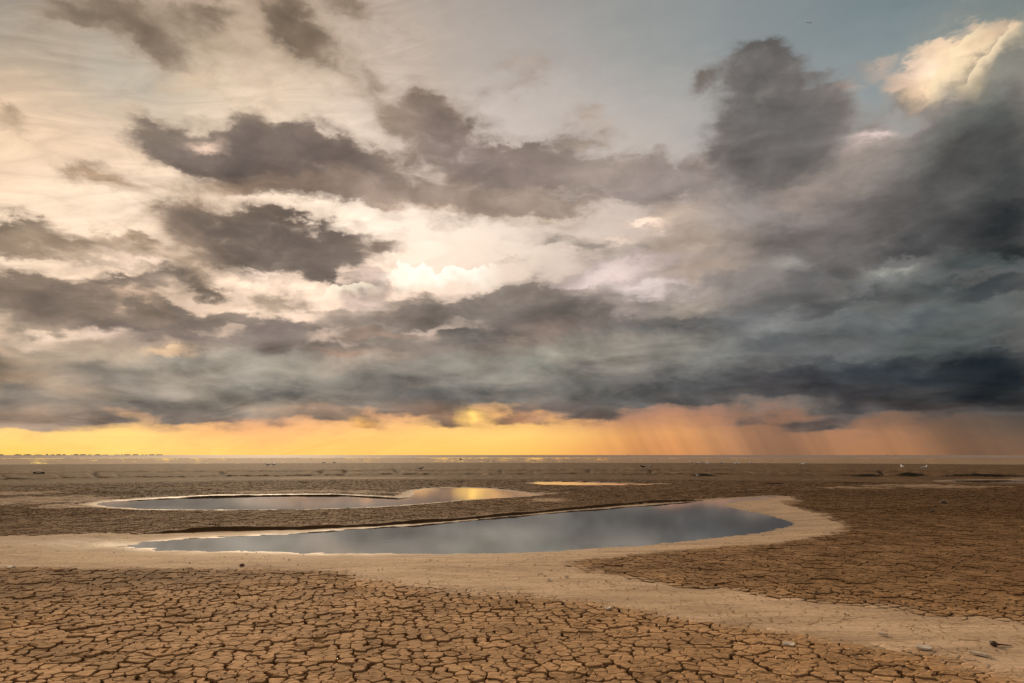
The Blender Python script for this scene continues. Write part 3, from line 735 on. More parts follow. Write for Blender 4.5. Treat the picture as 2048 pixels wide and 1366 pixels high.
# ================================================================== ground sheet
def build_ground():
    dys = [1500, 1100, 900, 760, 660]
    v = 600.0
    while v > 0.30:
        dys.append(v)
        if v > 250: v -= 3.2
        elif v > 84: v -= 0.95
        elif v > 44: v -= 0.55
        elif v > 41: v -= 0.30
        elif v > 36: v -= 0.07
        elif v > 30: v -= 0.20
        elif v > 24: v -= 0.40
        elif v > 3: v -= 0.25
        else: v -= 0.12
    rs = CAM_H * FPX / np.array(dys)
    rs = np.concatenate([[0.25, 0.8], rs[rs > 1.0], [12000.0, 20000.0]])
    azs = np.concatenate([np.arange(-180, -48, 6.0), np.linspace(-48, 48, 760), np.arange(54, 180, 6.0)])
    n, k = len(rs), len(azs)
    A, Rr = np.meshgrid(np.radians(azs), rs)
    x, y = Rr * np.sin(A), Rr * np.cos(A)
    z, silt, wet, sdp, face = fields(x.ravel(), y.ravel(), crisp=False)
    z = z.reshape(x.shape); silt = silt.reshape(x.shape); wet = wet.reshape(x.shape)
    # where the plates lie the sheet is the floor of the cracks
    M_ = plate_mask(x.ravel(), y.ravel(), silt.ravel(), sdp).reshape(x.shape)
    mud_dark = mud_dark_map(x.ravel(), y.ravel()).reshape(x.shape); face = face.reshape(x.shape)
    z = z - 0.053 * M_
    V = np.stack([x, y, z], -1).reshape(-1, 3)
    i = np.arange(n - 1)[:, None]; j = np.arange(k)[None, :]; j2 = (j + 1) % k
    quads = np.stack([i * k + j, i * k + j2, (i + 1) * k + j2, (i + 1) * k + j], -1).reshape(-1, 4)[:, ::-1]
    nq = len(quads)
    V = np.vstack([V, [[0, 0, z[0].mean()]]])
    tri = np.stack([np.full(k, n * k), np.arange(k), (np.arange(k) + 1) % k], -1)[:, ::-1]
    loops = np.concatenate([quads.ravel(), tri.ravel()])
    tot = np.concatenate([np.full(nq, 4), np.full(k, 3)])
    st = np.concatenate([[0], np.cumsum(tot)[:-1]])
    def a(v, last=0.0): return np.append(v.ravel(), last)
    me = mesh_np("mudflat", V, loops, st, tot, [mat_mud], dict(silt=a(silt), wet=a(wet), tone=a(np.full(x.shape, .5)), deep=a(np.maximum(M_ * .75, face * .8)), mud_dark=a(mud_dark), sheet=a(1 - M_), farmud=a(sstep(30, 48, np.hypot(x, y)))), smooth=True)  # shade painted into crack floors, bank faces and gullies
    o = link(bpy.data.objects.new("mudflat", me)); tag(o, kind="structure")
    o["label"] = "brown cracked tidal mudflat with pale silt bands"
    return o

def mud_dark_map(x, y):
    r = np.hypot(x, y); az = np.arctan2(x, y)
    n = fbm(x / 4.0, y / 4.0, 71, 3)
    d = 0.12 + 0.46 * sstep(6.0, 10.5, r + 1.6 * n + 1.5 * np.clip(az, -.3, .3)) + 0.22 * sstep(12, 20, r + 2 * n) + 0.03 * sstep(0.2, 0.6, az) * sstep(9, 14, r)  # darker with distance; light falloff to the right painted in
    d = d + 0.12 * sstep(24, 32, r) + 0.32 * sstep(40, 52, r)
    return d - 0.22 * sstep(57, 62, r) + 0.35 * sstep(70, 85, r) - 0.5 * sstep(120, 145, r)

def plate_mask(x, y, silt, sdp):
    r = np.hypot(x, y)
    m = 1 - sstep(0.25, 0.75, silt)
    m = m * sstep(0.2, 0.7, sdp)
    return m * (1 - sstep(44, 49, r)) * (y > 0) * (1 - sstep(0.0, 1.0, np.abs(x) - 0.80 * y - 2.0)) * sstep(3.0, 3.4, r)

mudflat = build_ground()

def build_ledge(az_, r_, hh, fall):
    """the crisp eroded lip of a low scarp"""
    L = float(np.sum(np.hypot(np.diff(r_ * np.sin(az_)), np.diff(r_ * np.cos(az_)))))
    k = int(np.clip(L / 0.035, 40, 900))
    a = np.linspace(az_[0] - 0.004, az_[-1] + 0.004, k)
    rl = np.interp(a, az_, r_)
    for _ in range(3):
        x, y = rl * np.sin(a), rl * np.cos(a)
        rl2 = np.interp(a, az_, r_) + 0.10 * fbm(x * 1.6, y * 0.25, 41, 4)
        rl = rl2
    crumb = 0.035 * fbm(a * rl * 4.0, a * 0 + 2.2, 44, 3)
    S = np.array([-0.10, -0.045, -0.03, -0.02, 0.0, 0.02, 0.05, 0.09, 0.14, 0.20, 0.26])
    H = np.array([-0.03, -0.008, 0.10, 0.45, 0.85, 1.0, 1.0, 1.0, 1.0, 1.0, 1.0])
    A, SS = np.meshgrid(a, S); R_ = rl[None, :] + SS + crumb[None, :]
    X, Y = R_ * np.sin(A), R_ * np.cos(A)
    zt, silt, wet, sdp, face = fields(X.ravel(), Y.ravel())
    back, *_r = fields(((rl + .08) * np.sin(a)), ((rl + .08) * np.cos(a)))
    front, *_r = fields(((rl - .12) * np.sin(a)), ((rl - .12) * np.cos(a)))
    zt = zt.reshape(X.shape)
    top = np.maximum(back, front)[None, :]
    Z = np.where(SS < 0.08, front[None, :] + (top - front[None, :]) * H[:, None], zt)
    Z = Z + np.where(SS > 0.22, -0.04, 0.0) + np.where(SS < -0.08, -0.03, 0.0) + 0.004
    Z = Z + 0.008 * fbm(X * 7, Y * 7, 47, 2) * (H[:, None] > 0.05)
    n, kk = X.shape
    V = np.stack([X, Y, Z], -1).reshape(-1, 3)
    i = np.arange(n - 1)[:, None]; j = np.arange(kk - 1)[None, :]
    q = np.stack([i * kk + j, i * kk + j + 1, (i + 1) * kk + j + 1, (i + 1) * kk + j], -1).reshape(-1, 4)
    # the grid runs left to right and away: turn faces upward
    tot = np.full(len(q), 4); st = np.arange(len(q)) * 4
    dp = np.repeat(np.where(S < 0.01, .95, np.where(S < 0.05, .3, 0))[:, None], kk, 1).ravel()  # scarp face painted darker for its shade
    me = mesh_np("mud_ledge", V, q[:, ::1].ravel(), st, tot, [mat_mud], dict(silt=np.zeros(len(V)), wet=np.zeros(len(V)), tone=np.full(len(V), .5), deep=dp, mud_dark=mud_dark_map(V[:, 0], V[:, 1]), sheet=np.zeros(len(V))), smooth=True)
    link(bpy.data.objects.new("mud_ledge", me), mudflat)
for q_ in S_W: build_ledge(*q_)

# ================================================================== plates of dried mud
def build_plates():
    rng = np.random.RandomState(3)
    def hexgrid(s, y0, y1):
        ys = np.arange(y0, y1, s * .866)
        pts = []
        for i, yy in enumerate(ys):
            w = 0.80 * yy + 3.0
            xs = np.arange(-w, w, s) + (s / 2 if i % 2 else 0)
            pts.append(np.stack([xs, np.full(len(xs), yy)], 1))
        p = np.vstack(pts)
        return p + rng.uniform(-.36, .36, p.shape) * s
    S1, S2, S3 = 0.120, 0.145, 0.21
    pts = np.vstack([hexgrid(S1, 3.4, 12), hexgrid(S2, 12.1, 22), hexgrid(S3, 22.2, 32), hexgrid(0.33, 32.3, 50)])
    # keep only where some mud plate can be
    z, silt, wet, sdp, face = fields(pts[:, 0], pts[:, 1])
    mk = plate_mask(pts[:, 0], pts[:, 1], silt, sdp)
    res = delaunay_2d_cdt([Vector(p) for p in pts], [], [], 0, 1e-9, True)
    V = np.array([(v.x, v.y) for v in res[0]]); T = np.array([t for t in res[2]])
    orig = np.array([q[0] for q in res[3]], int)
    mkV = mk[orig]; 
    a, b, c = V[T[:, 0]], V[T[:, 1]], V[T[:, 2]]
    d = 2 * (a[:, 0] * (b[:, 1] - c[:, 1]) + b[:, 0] * (c[:, 1] - a[:, 1]) + c[:, 0] * (a[:, 1] - b[:, 1]))
    a2, b2, c2 = (a ** 2).sum(1), (b ** 2).sum(1), (c ** 2).sum(1)
    cc = np.stack([(a2 * (b[:, 1] - c[:, 1]) + b2 * (c[:, 1] - a[:, 1]) + c2 * (a[:, 1] - b[:, 1])) / d,
                   (a2 * (c[:, 0] - b[:, 0]) + b2 * (a[:, 0] - c[:, 0]) + c2 * (b[:, 0] - a[:, 0])) / d], 1)
    far_ = np.hypot(*(cc - (a + b + c) / 3).T) > 0.5
    cell = T.ravel(); tri = np.repeat(np.arange(len(T)), 3)
    rel = cc[tri] - V[cell]
    order = np.lexsort((np.arctan2(rel[:, 1], rel[:, 0]), cell))
    cell, tri = cell[order], tri[order]
    bad = np.zeros(len(V), bool); bad[cell[far_[tri]]] = True
    cnt = np.bincount(cell, minlength=len(V)); start = np.concatenate([[0], np.cumsum(cnt)[:-1]])
    idx = np.arange(len(cell)); nxt = idx + 1
    endm = nxt >= start[cell] + cnt[cell]; nxt[endm] = start[cell[endm]]
    tA, tB = tri, tri[nxt]
    TA, TB = T[tA], T[tB]
    nb = np.full(len(cell), -1)
    for i in range(3):
        for j in range(3):
            eq = (TA[:, i] == TB[:, j]) & (TA[:, i] != cell); nb[eq] = TA[eq, i]
    bad[cell[nb < 0]] = True
    rC = np.hypot(V[:, 0], V[:, 1])
    bad |= (mkV < 0.10) | (cnt < 4)
    # clusters: wide cracks run between clusters, hairlines inside them
    def cluster(p, CS, seed):
        gx, gy = np.floor(p[:, 0] / CS).astype(int), np.floor(p[:, 1] / CS).astype(int)
        best = np.full(len(p), 1e9); cid = np.zeros(len(p)); 
        for ox in (-2, -1, 0, 1, 2):
            for oy in (-2, -1, 0, 1, 2):
                ix, iy = gx + ox, gy + oy
                sx = (ix + .5 + (hash2(ix, iy, 1 + seed) - .5) * .9) * CS; sy = (iy + .5 + (hash2(ix, iy, 2 + seed) - .5) * .9) * CS
                dd = (p[:, 0] - sx) ** 2 + (p[:, 1] - sy) ** 2
                dd = dd + (hash2(ix, iy, 4 + seed) < .28) * 9.0
                m = dd < best; best[m] = dd[m]; cid[m] = (ix * 100003 + iy)[m]
        return cid.astype(np.int64)
    azV = np.arctan2(V[:, 0], V[:, 1])
    coarse = (fbm(V[:, 0] / 1.8, V[:, 1] / 1.8, 97, 3) + 1.6 * (azV + .05) - 0.9 * sstep(6.5, 9, rC)) > 0.0
    cid = np.where(coarse, cluster(V, 0.235, 50) * 2 + 1, cluster(V, 0.178, 0) * 2)
    eA, eB = np.minimum(tA, tB), np.maximum(tA, tB)
    h1 = hash2(eA, eB, 5); h2 = hash2(eA, eB, 6)
    prim = cid[cell] != cid[np.maximum(nb, 0)]
    rr = rC[cell]
    wide = 0.010 + 0.025 * h1 ** 1.8
    gap = np.where(prim, wide, np.where(h2 < .35, 0.0012, 0.0035 + 0.004 * h1))
    gap = np.where(rr > 22, np.where(prim, 0.02 + 0.03 * h1, 0.004 + 0.01 * h2), gap)
    gap = gap * np.clip(mkV[cell], 0.12, 1)
    z, silt, wet, sdp, face = fields(V[:, 0], V[:, 1])
    keep = ~bad
    # ---- ring of points per plate
    sub = np.where(rr < 7.0, 3, np.where(rr < 15, 2, 1))   # points per crack edge
    allP, allW, allCell = [], [], []
    prv = np.empty_like(nxt); prv[nxt] = idx
    gprev = gap[prv]
    maxs = 4
    NP = len(cell)
    buf = np.zeros((NP, maxs, 2)); wb = np.zeros((NP, maxs)); ok = np.zeros((NP, maxs), bool)
    pa, pb = cc[tA], cc[tB]
    sw = tA > tB
    qa = np.where(sw[:, None], pb, pa); qb = np.where(sw[:, None], pa, pb)
    L = np.hypot(*(pb - pa).T)
    nrm = np.stack([-(qb - qa)[:, 1], (qb - qa)[:, 0]], 1) / (L[:, None] + 1e-9)
    buf[:, 0] = pa; wb[:, 0] = 0.5 * np.maximum(gap, gprev) * 1.15 + 0.001; ok[:, 0] = True
    for s_ in (2, 3, 4):
        m = sub == s_
        for j in range(1, s_):
            t = j / s_
            tt = np.where(sw, 1 - t, t)           # same places seen from both plates
            key = np.round(tt * s_).astype(int)
            disp = (hash2(eA * 7 + key, eB, 9 + s_) - .5) * np.minimum(L * .30, 0.035)
            along = (hash2(eA * 7 + key, eB, 29 + s_) - .5) * L * .12
            pt = qa + (qb - qa) * (tt[:, None] + (along / (L + 1e-9))[:, None]) + nrm * disp[:, None]
            buf[m, j] = pt[m]; ok[m, j] = True
            wb[m, j] = (0.5 * gap * (0.55 + 0.9 * hash2(eA * 7 + key, eB, 77)))[m]
    good = ok & keep[cell][:, None] & ((L > 0.012)[:, None] | (np.arange(maxs)[None, :] == 0))
    RP = buf[good]; RW = wb[good]; RC = np.repeat(cell[:, None], maxs, 1)[good]
    n = len(RP)
    cnt2 = np.bincount(RC, minlength=len(V)); st2 = np.concatenate([[0], np.cumsum(cnt2)[:-1]])
    ii = np.arange(n); nx = ii + 1; e = nx >= st2[RC] + cnt2[RC]; nx[e] = st2[RC[e]]
    pv = np.empty(n, int); pv[nx] = ii
    tang = RP[nx] - RP[pv]; tl = np.hypot(*tang.T)[:, None] + 1e-9
    inn = np.stack([-tang[:, 1], tang[:, 0]], 1) / tl
    cen = V[RC]
    lim = np.hypot(*(RP - cen).T) * .45
    step = np.minimum(RW, lim)
    edge = RP + inn * step[:, None]
    # ---- heights
    clh = hash2(cid, cid * 0 + 3, 11); cla = hash2(cid, cid * 0, 12) * 2 * math.pi; clt = hash2(cid, cid * 0, 13) ** 2 * .05
    ph = hash2(np.arange(len(V)), np.arange(len(V)) * 0, 14); pa_ = hash2(np.arange(len(V)), np.arange(len(V)) * 0 + 1, 14) * 2 * math.pi
    pt_ = hash2(np.arange(len(V)), np.arange(len(V)) * 0 + 2, 14) * .022
    lift = -0.006 + 0.012 * mkV + (clh - .5) * .012 * mkV + (ph - .5) * .004 * mkV
    zc = z + lift
    def zat(p, c):
        dxy = p - V[c]
        base = terrain(p[:, 0], p[:, 1])
        return base + lift[c] + mkV[c] * ((dxy[:, 0] * np.cos(cla[c]) + dxy[:, 1] * np.sin(cla[c])) * clt[c] + (dxy[:, 0] * np.cos(pa_[c]) + dxy[:, 1] * np.sin(pa_[c])) * pt_[c])
    curl = (0.001 + 0.009 * hash2(cid, cid * 0 + 8, 15) ** 2) * mkV
    zr = zat(edge, RC)
    dep = 0.050 * mkV[RC] + 0.006
    nearp = rC[RC] < 9.5
    bev = np.where(nearp, 0.003, 0.0)
    top = edge + inn * bev[:, None]
    ztop = zr + curl[RC] * (1 + .4 * (hash2(ii, ii * 0, 19) - .5))
    out = dict()
    cells = np.where(keep & (cnt2 >= 3))[0]
    tone = np.clip(0.5 + (hash2(cid, cid * 0 + 9, 22) - .5) * .55 + (ph - .5) * .35, 0, 1)
    return dict(V=V, RC=RC, edge=edge, top=top, ztop=ztop, zr=zr, dep=dep, nearp=nearp, st=st2, cnt=cnt2, nx=nx, cells=cells, zc=zc, curl=curl,
                silt=silt, wet=wet, tone=tone, mud_dark=mud_dark_map(V[:, 0], V[:, 1]), rC=rC, mk=mkV)

D = build_plates()

def plate_arrays(cells, local=False):
    """mesh arrays for the given plates (rings: foot, rim, top, inner)"""
    V_, loops, tot, smooth = [], [], [], []
    at = dict(silt=[], wet=[], tone=[], deep=[], mud_dark=[])
    base = 0
    cells = np.asarray(cells)
    for near in (True, False):
        cs = cells[(D['rC'][cells] < 9.5) == near]
        if len(cs) == 0: continue
        k = D['cnt'][cs]
        sel = np.concatenate([np.arange(s, s + c) for s, c in zip(D['st'][cs], k)])
        n = len(sel); loc_st = np.concatenate([[0], np.cumsum(k)[:-1]])
        cix = np.repeat(np.arange(len(cs)), k)
        ii = np.arange(n); nx = ii + 1; e = nx >= loc_st[cix] + k[cix]; nx[e] = loc_st[cix[e]]
        c = cs[cix]
        edge, top = D['edge'][sel], D['top'][sel]
        zt, zr, dep = D['ztop'][sel], D['zr'][sel], D['dep'][sel]
        cen = D['V'][c]
        foot = cen + (edge - cen) * 1.0
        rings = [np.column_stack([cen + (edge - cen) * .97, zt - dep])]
        deeps = [np.full(n, .9)]  # plate sides painted dark for shade
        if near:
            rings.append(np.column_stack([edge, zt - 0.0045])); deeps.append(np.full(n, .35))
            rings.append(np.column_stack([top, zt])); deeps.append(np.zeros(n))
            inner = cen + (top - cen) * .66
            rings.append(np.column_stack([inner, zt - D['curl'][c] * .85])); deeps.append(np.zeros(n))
        else:
            rings.append(np.column_stack([edge, zt])); deeps.append(np.zeros(n))
        m = len(rings)
        cz = np.zeros(len(cs)); np.add.at(cz, cix, (zt - D['curl'][c])); cz /= k
        ctr = np.column_stack([D['V'][cs], cz])
        Vv = np.vstack(rings + [ctr])
        if local:
            o3 = np.column_stack([D['V'][cs], cz])[np.concatenate([np.tile(cix, m), np.arange(len(cs))])]
            Vv = Vv - o3
        V_.append(Vv)
        for q in range(m - 1):
            a = base + q * n + ii; b = base + q * n + nx; c_ = base + (q + 1) * n + nx; d_ = base + (q + 1) * n + ii
            loops.append(np.stack([a, b, c_, d_], 1).ravel()); tot.append(np.full(n, 4)); smooth.append(np.full(n, q >= 1))
        a = base + (m - 1) * n + ii; b = base + (m - 1) * n + nx; c_ = base + m * n + cix
        loops.append(np.stack([a, b, c_], 1).ravel()); tot.append(np.full(n, 3)); smooth.append(np.full(n, True if near else False))
        for key in ('silt', 'wet', 'tone', 'mud_dark'):
            at[key].append(np.concatenate([np.tile(D[key][c], m), D[key][cs]]))
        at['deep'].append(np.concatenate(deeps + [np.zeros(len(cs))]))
        base += m * n + len(cs)
    tot = np.concatenate(tot); st = np.concatenate([[0], np.cumsum(tot)[:-1]])
    return np.vstack(V_), np.concatenate(loops), st, tot, {k: np.concatenate(v) for k, v in at.items()}, np.concatenate(smooth)

def frame_xy(x, y, z):
    p = rad(PITCH); zz = z - CAM_H
    f = y * math.cos(p) + zz * math.sin(p); u = -y * math.sin(p) + zz * math.cos(p)
    return 1024 + FPX * x / f, 683 - FPX * u / f

cells = D['cells']
cx_, cy_ = D['V'][cells, 0], D['V'][cells, 1]
fx, fy = frame_xy(cx_, cy_, D['zc'][cells])
seen = (fx > 0) & (fx < 2048) & (fy < 1362)
size = np.where(seen & (D['mk'][cells] > .6), 1.0 / D['rC'][cells], 0)
first = cells[np.argsort(-size)[:300]]
rest = np.setdiff1d(cells, first)
for cidx in first:
    v, l, s, t, at, sm = plate_arrays([cidx], local=True)
    me = mesh_np("mud_plate", v, l, s, t, [mat_mud], at, sm)
    o = link(bpy.data.objects.new("mud_plate", me), mudflat)
    o.location = (D['V'][cidx, 0], D['V'][cidx, 1], v[-1, 2] * 0 + 0)
    # centre height
    k = D['cnt'][cidx]; s0 = D['st'][cidx]
    o.location.z = float(np.mean(D['ztop'][s0:s0 + k] - D['curl'][cidx]))
v, l, s, t, at, sm = plate_arrays(rest)
o = link(bpy.data.objects.new("mud_plates", mesh_np("mud_plates", v, l, s, t, [mat_mud], at, sm)), mudflat)
tag(o, kind="stuff")
print("plates", len(cells), "faces", len(t))

def build_crumbs():
    """small crumbs of dry mud lying on silt and plates"""
    rs = np.random.RandomState(12)
    n = 5200
    r = 4.6 + 13.0 * rs.rand(n) ** 1.3; a = rs.uniform(-.72, .72, n)
    x, y = r * np.sin(a), r * np.cos(a)
    z, silt, wet, sdp, face = fields(x, y)
    keepc = (sdp > .25) & (rs.rand(n) < (.35 + .65 * (fbm(x / 1.4, y / 1.4, 91, 3) > 0.0)))
    x, y, z = x[keepc], y[keepc], z[keepc]; n = len(x)
    s = 0.003 + 0.011 * rs.rand(n) ** 3.0
    base = np.array([[1, 0, 0], [.2, .9, 0], [-.9, .3, 0], [-.3, -.9, 0], [0, 0, 1.0], [0, 0, -.6]])
    F = np.array([[0, 1, 4], [1, 2, 4], [2, 3, 4], [3, 0, 4], [1, 0, 5], [2, 1, 5], [3, 2, 5], [0, 3, 5]])
    J = base[None] * rs.uniform(.6, 1.3, (n, 6, 1)) * s[:, None, None] * np.array([1.3, 1.3, .7])
    th = rs.uniform(0, 6.28, n); c_, s_ = np.cos(th)[:, None], np.sin(th)[:, None]
    X = J[..., 0] * c_ - J[..., 1] * s_ + x[:, None]; Y = J[..., 0] * s_ + J[..., 1] * c_ + y[:, None]; Z = J[..., 2] + (z + s * .35 + .004)[:, None]
    V = np.stack([X, Y, Z], -1).reshape(-1, 3)
    L = (F[None] + 6 * np.arange(n)[:, None, None]).ravel()
    tot = np.full(n * 8, 3); st = np.arange(n * 8) * 3
    zz = np.zeros(len(V)); tn = np.repeat(rs.rand(n), 6)
    me = mesh_np("mud_crumbs", V, L, st, tot, [mat_mud], dict(silt=zz, wet=zz, tone=tn, deep=tn * .8, mud_dark=np.repeat(mud_dark_map(x, y), 6)))
    o = link(bpy.data.objects.new("mud_crumbs", me), mudflat); tag(o, kind="stuff")
build_crumbs()

# ================================================================== water
def water_sheet(name, P, z, mat, label):
    P = np.asarray(P); c = P.mean(0)
    # widened so that its rim lies under the mud; the shore is where mud and water meet
    n = len(P)
    T_ = np.roll(P, -1, 0) - np.roll(P, 1, 0); T_ /= np.hypot(*T_.T)[:, None] + 1e-9
    area = 0.5 * np.sum(P[:, 0] * np.roll(P[:, 1], -1) - np.roll(P[:, 0], -1) * P[:, 1])
    nr = np.stack([T_[:, 1], -T_[:, 0]], 1) * (1 if area > 0 else -1)
    Q = P + nr * 0.45
    bm = bmesh.new()
    vs = [bm.verts.new((q[0], q[1], z)) for q in Q]
    f = bm.faces.new(vs)
    if f.normal.z < 0: f.normal_flip()
    bmesh.ops.triangulate(bm, faces=[f])
    me = bpy.data.meshes.new(name); bm.to_mesh(me); bm.free(); me.materials.append(mat)
    o = link(bpy.data.objects.new(name, me)); tag(o, label, kind="structure")
    return o
water_sheet("pool_water", POOL_A, ZW, mat_pool, "long still pool of grey water across the left middle distance")
water_sheet("pool_water", POOL_B, ZW, mat_pool, "largest still pool reflecting grey cloud across the middle")
water_sheet("pool_water", POOL_C, ZW, mat_pool, "thin orange reflecting pool beyond the two large pools")
water_sheet("pool_water", POOL_D, ZW, mat_pool, "thin pale pool at the right edge of the mud")

def ring_sheet(name, r0, r1, z, mat, label, a0=-180, a1=180, step=6):
    full = (a1 - a0) >= 360
    az = np.radians(np.arange(a0, a1 + (0 if full else step), step)); k = len(az)
    rs = np.geomspace(r0, r1, 12)
    V = np.array([(r * math.sin(a), r * math.cos(a), z) for r in rs for a in az])
    F = []
    for i in range(len(rs) - 1):
        for j in range(k if full else k - 1):
            j2 = (j + 1) % k
            F.append((i * k + j, (i + 1) * k + j, (i + 1) * k + j2, i * k + j2))
    me = bpy.data.meshes.new(name); me.from_pydata(V.tolist(), [], F); me.materials.append(mat)
    for p in me.polygons:
        pass
    me.update()
    if me.polygons[0].normal.z < 0: me.flip_normals()
    o = link(bpy.data.objects.new(name, me)); tag(o, label, kind="structure"); return o
ring_sheet("tide_water", 100, 420, 0.048, mat_flat, "shallow tide water lying between low mud bars")
ring_sheet("sea", 420, 19000, 0.048, mat_sea, "grey sea reaching the horizon")

# ================================================================== small things on the flat
def simple_mat(name, col, rough=.8, var=.25, scale=30):
    m = Mat(name)
    n = m.noise(m.N.new('ShaderNodeTexCoord').outputs['Object'], scale, 4, .6)
    d = tuple(c * (1 - var) for c in col) + (1,); l = tuple(min(1, c * (1 + var * .5)) for c in col) + (1,)
    m.set('Base Color', m.mix(m.mr(n, .35, .65), d, l)); m.set('Roughness', rough)
    return m.m
M_WHITE = simple_mat("white_feather", (.90, .88, .84), .6, .04)
M_GREY = simple_mat("grey_feather", (.34, .35, .37), .7, .15)
M_DARK = simple_mat("dark_feather", (.035, .030, .028), .6, .3)
M_BILL = simple_mat("yellow_bill", (.60, .38, .06), .5, .1)
M_LEG = simple_mat("leg_skin", (.35, .20, .12), .6, .2)
M_SHELL = simple_mat("bleached_flake", (.60, .50, .38), .7, .2, 40)
M_STONE = simple_mat("dark_stone", (.06, .045, .035), .75, .4, 12)
M_WOOD = simple_mat("wet_wood", (.075, .040, .020), .7, .5, 60)
M_CLOD = simple_mat("mud_clod", (.16, .09, .05), .9, .4, 30)
M_HOLLOW_SHADE = simple_mat("hollow_shade", (.055, .042, .018), .8, .4, 8)  # dark stand-in for shade in the bank hollows
M_HULL = simple_mat("ship_paint", (.05, .055, .065), .6, .2, .5)
M_SHORE = simple_mat("distant_wood", (.035, .035, .035), .9, .3, .01)

def tube(bm, pts, radii, seg=8, mat=0, flat=1.0):
    """closed tapering body along a chain of points"""
    rings = []
    for i, p in enumerate(pts):
        p = Vector(p)
        t = (Vector(pts[min(i + 1, len(pts) - 1)]) - Vector(pts[max(i - 1, 0)])).normalized()
        up = Vector((0, 0, 1)) if abs(t.z) < .9 else Vector((1, 0, 0))
        a = t.cross(up).normalized(); b = a.cross(t).normalized()
        rings.append([bm.verts.new(p + a * math.cos(2 * math.pi * k / seg) * radii[i] + b * math.sin(2 * math.pi * k / seg) * radii[i] * flat) for k in range(seg)])
    for r1, r2 in zip(rings, rings[1:]):
        for k in range(seg):
            f = bm.faces.new((r1[k], r1[(k + 1) % seg], r2[(k + 1) % seg], r2[k])); f.material_index = mat; f.smooth = True
    for r_, fl in ((rings[0], False), (rings[-1], True)):
        f = bm.faces.new(r_ if fl else r_[::-1]); f.material_index = mat

def finish(bm, name, mats, parent=None):
    bmesh.ops.recalc_face_normals(bm, faces=bm.faces)
    me = bpy.data.meshes.new(name); bm.to_mesh(me); bm.free()
    for m in mats: me.materials.append(m)
    return link(bpy.data.objects.new(name, me), parent)

def wing_sheet(bm, pts, th, mat):
    top = [bm.verts.new((x, y, z + th)) for x, y, z in pts]; bot = [bm.verts.new((x, y, z - th)) for x, y, z in pts]
    f = bm.faces.new(top); f.material_index = mat
    f = bm.faces.new(bot[::-1]); f.material_index = mat
    n = len(pts)
    for i in range(n):
        f = bm.faces.new((top[i], bot[i], bot[(i + 1) % n], top[(i + 1) % n])); f.material_index = mat

def make_bird(name, body_m, wing_m, bill_m, length=.42, leg=.09, flying=False):
    root = link(bpy.data.objects.new(name, None))
    root.empty_display_size = .05
    k = length / .42; h = 0 if flying else leg
    bm = bmesh.new()
    tube(bm, [(-.22*k, 0, h+.075*k), (-.15*k, 0, h+.07*k), (-.05*k, 0, h+.065*k), (.05*k, 0, h+.075*k), (.11*k, 0, h+.105*k), (.135*k, 0, h+.15*k), (.155*k, 0, h+.18*k), (.185*k, 0, h+.185*k), (.20*k, 0, h+.18*k)],
         [.012*k, .034*k, .062*k, .066*k, .048*k, .034*k, .036*k, .026*k, .010*k], 10, 0)
    wing_sheet(bm, [(-.19*k, .02*k, h+.075*k), (-.27*k, .035*k, h+.07*k), (-.27*k, -.035*k, h+.07*k), (-.19*k, -.02*k, h+.075*k)], .006*k, 0)
    finish(bm, "body", [body_m], root)
    bm = bmesh.new(); tube(bm, [(.195*k, 0, h+.18*k), (.225*k, 0, h+.176*k), (.25*k, 0, h+.165*k)], [.010*k, .007*k, .002*k], 6)
    finish(bm, "bill", [bill_m], root)
    for s in (-1, 1):
        bm = bmesh.new()
        if flying:
            wing_sheet(bm, [(.07*k, s*.03*k, h+.09*k), (.10*k, s*.22*k, h+.19*k), (.03*k, s*.46*k, h+.16*k), (-.10*k, s*.56*k, h+.10*k), (-.06*k, s*.24*k, h+.15*k), (-.08*k, s*.03*k, h+.08*k)], .006*k, 0)
        else:
            tube(bm, [(.06*k, s*.055*k, h+.085*k), (-.04*k, s*.062*k, h+.09*k), (-.15*k, s*.04*k, h+.085*k), (-.27*k, s*.012*k, h+.075*k)], [.018*k, .036*k, .024*k, .004*k], 8, 0)
        finish(bm, "wing", [wing_m], root)
        if not flying:
            bm = bmesh.new()
            tube(bm, [(.0, s*.025*k, h+.02*k), (.008*k, s*.025*k, h*.5), (0, s*.025*k, .006)], [.006*k, .004*k, .005*k], 5)
            tube(bm, [(-.01*k, s*.025*k, .004), (.04*k, s*.025*k, .003)], [.008*k, .010*k], 5, 0, .4)
            finish(bm, "leg", [M_LEG], root)
    return root

def copy_tree(root):
    c = root.copy(); link(c)
    for ch in root.children:
        d = ch.copy(); link(d, c); d.matrix_parent_inverse = ch.matrix_parent_inverse.copy()
    return c

used = {}
def put_bird(kind, px, py, heading, label, cat, group, scale=1.0, lift=0.0):
    makers = {
        'gull': lambda: make_bird("gull", M_WHITE, M_GREY, M_BILL, .46, .10),
        'flying_gull': lambda: make_bird("flying_gull", M_WHITE, M_GREY, M_BILL, .46, .10, True),
        'crow': lambda: make_bird("crow", M_DARK, M_DARK, M_DARK, .46, .09),
        'wading_bird': lambda: make_bird("wading_bird", M_DARK, M_DARK, M_DARK, .30, .14),
    }
    if kind not in used:
        o = makers[kind](); used[kind] = o
    else:
        o = copy_tree(used[kind])
    x, y, z = place_px(px, py)
    o.location = (x, y, z + lift); o.rotation_euler = (0, 0, rad(heading)); o.scale = (scale,) * 3
    for q in list(o.keys()): del o[q]
    tag(o, label, cat, group)
    return o

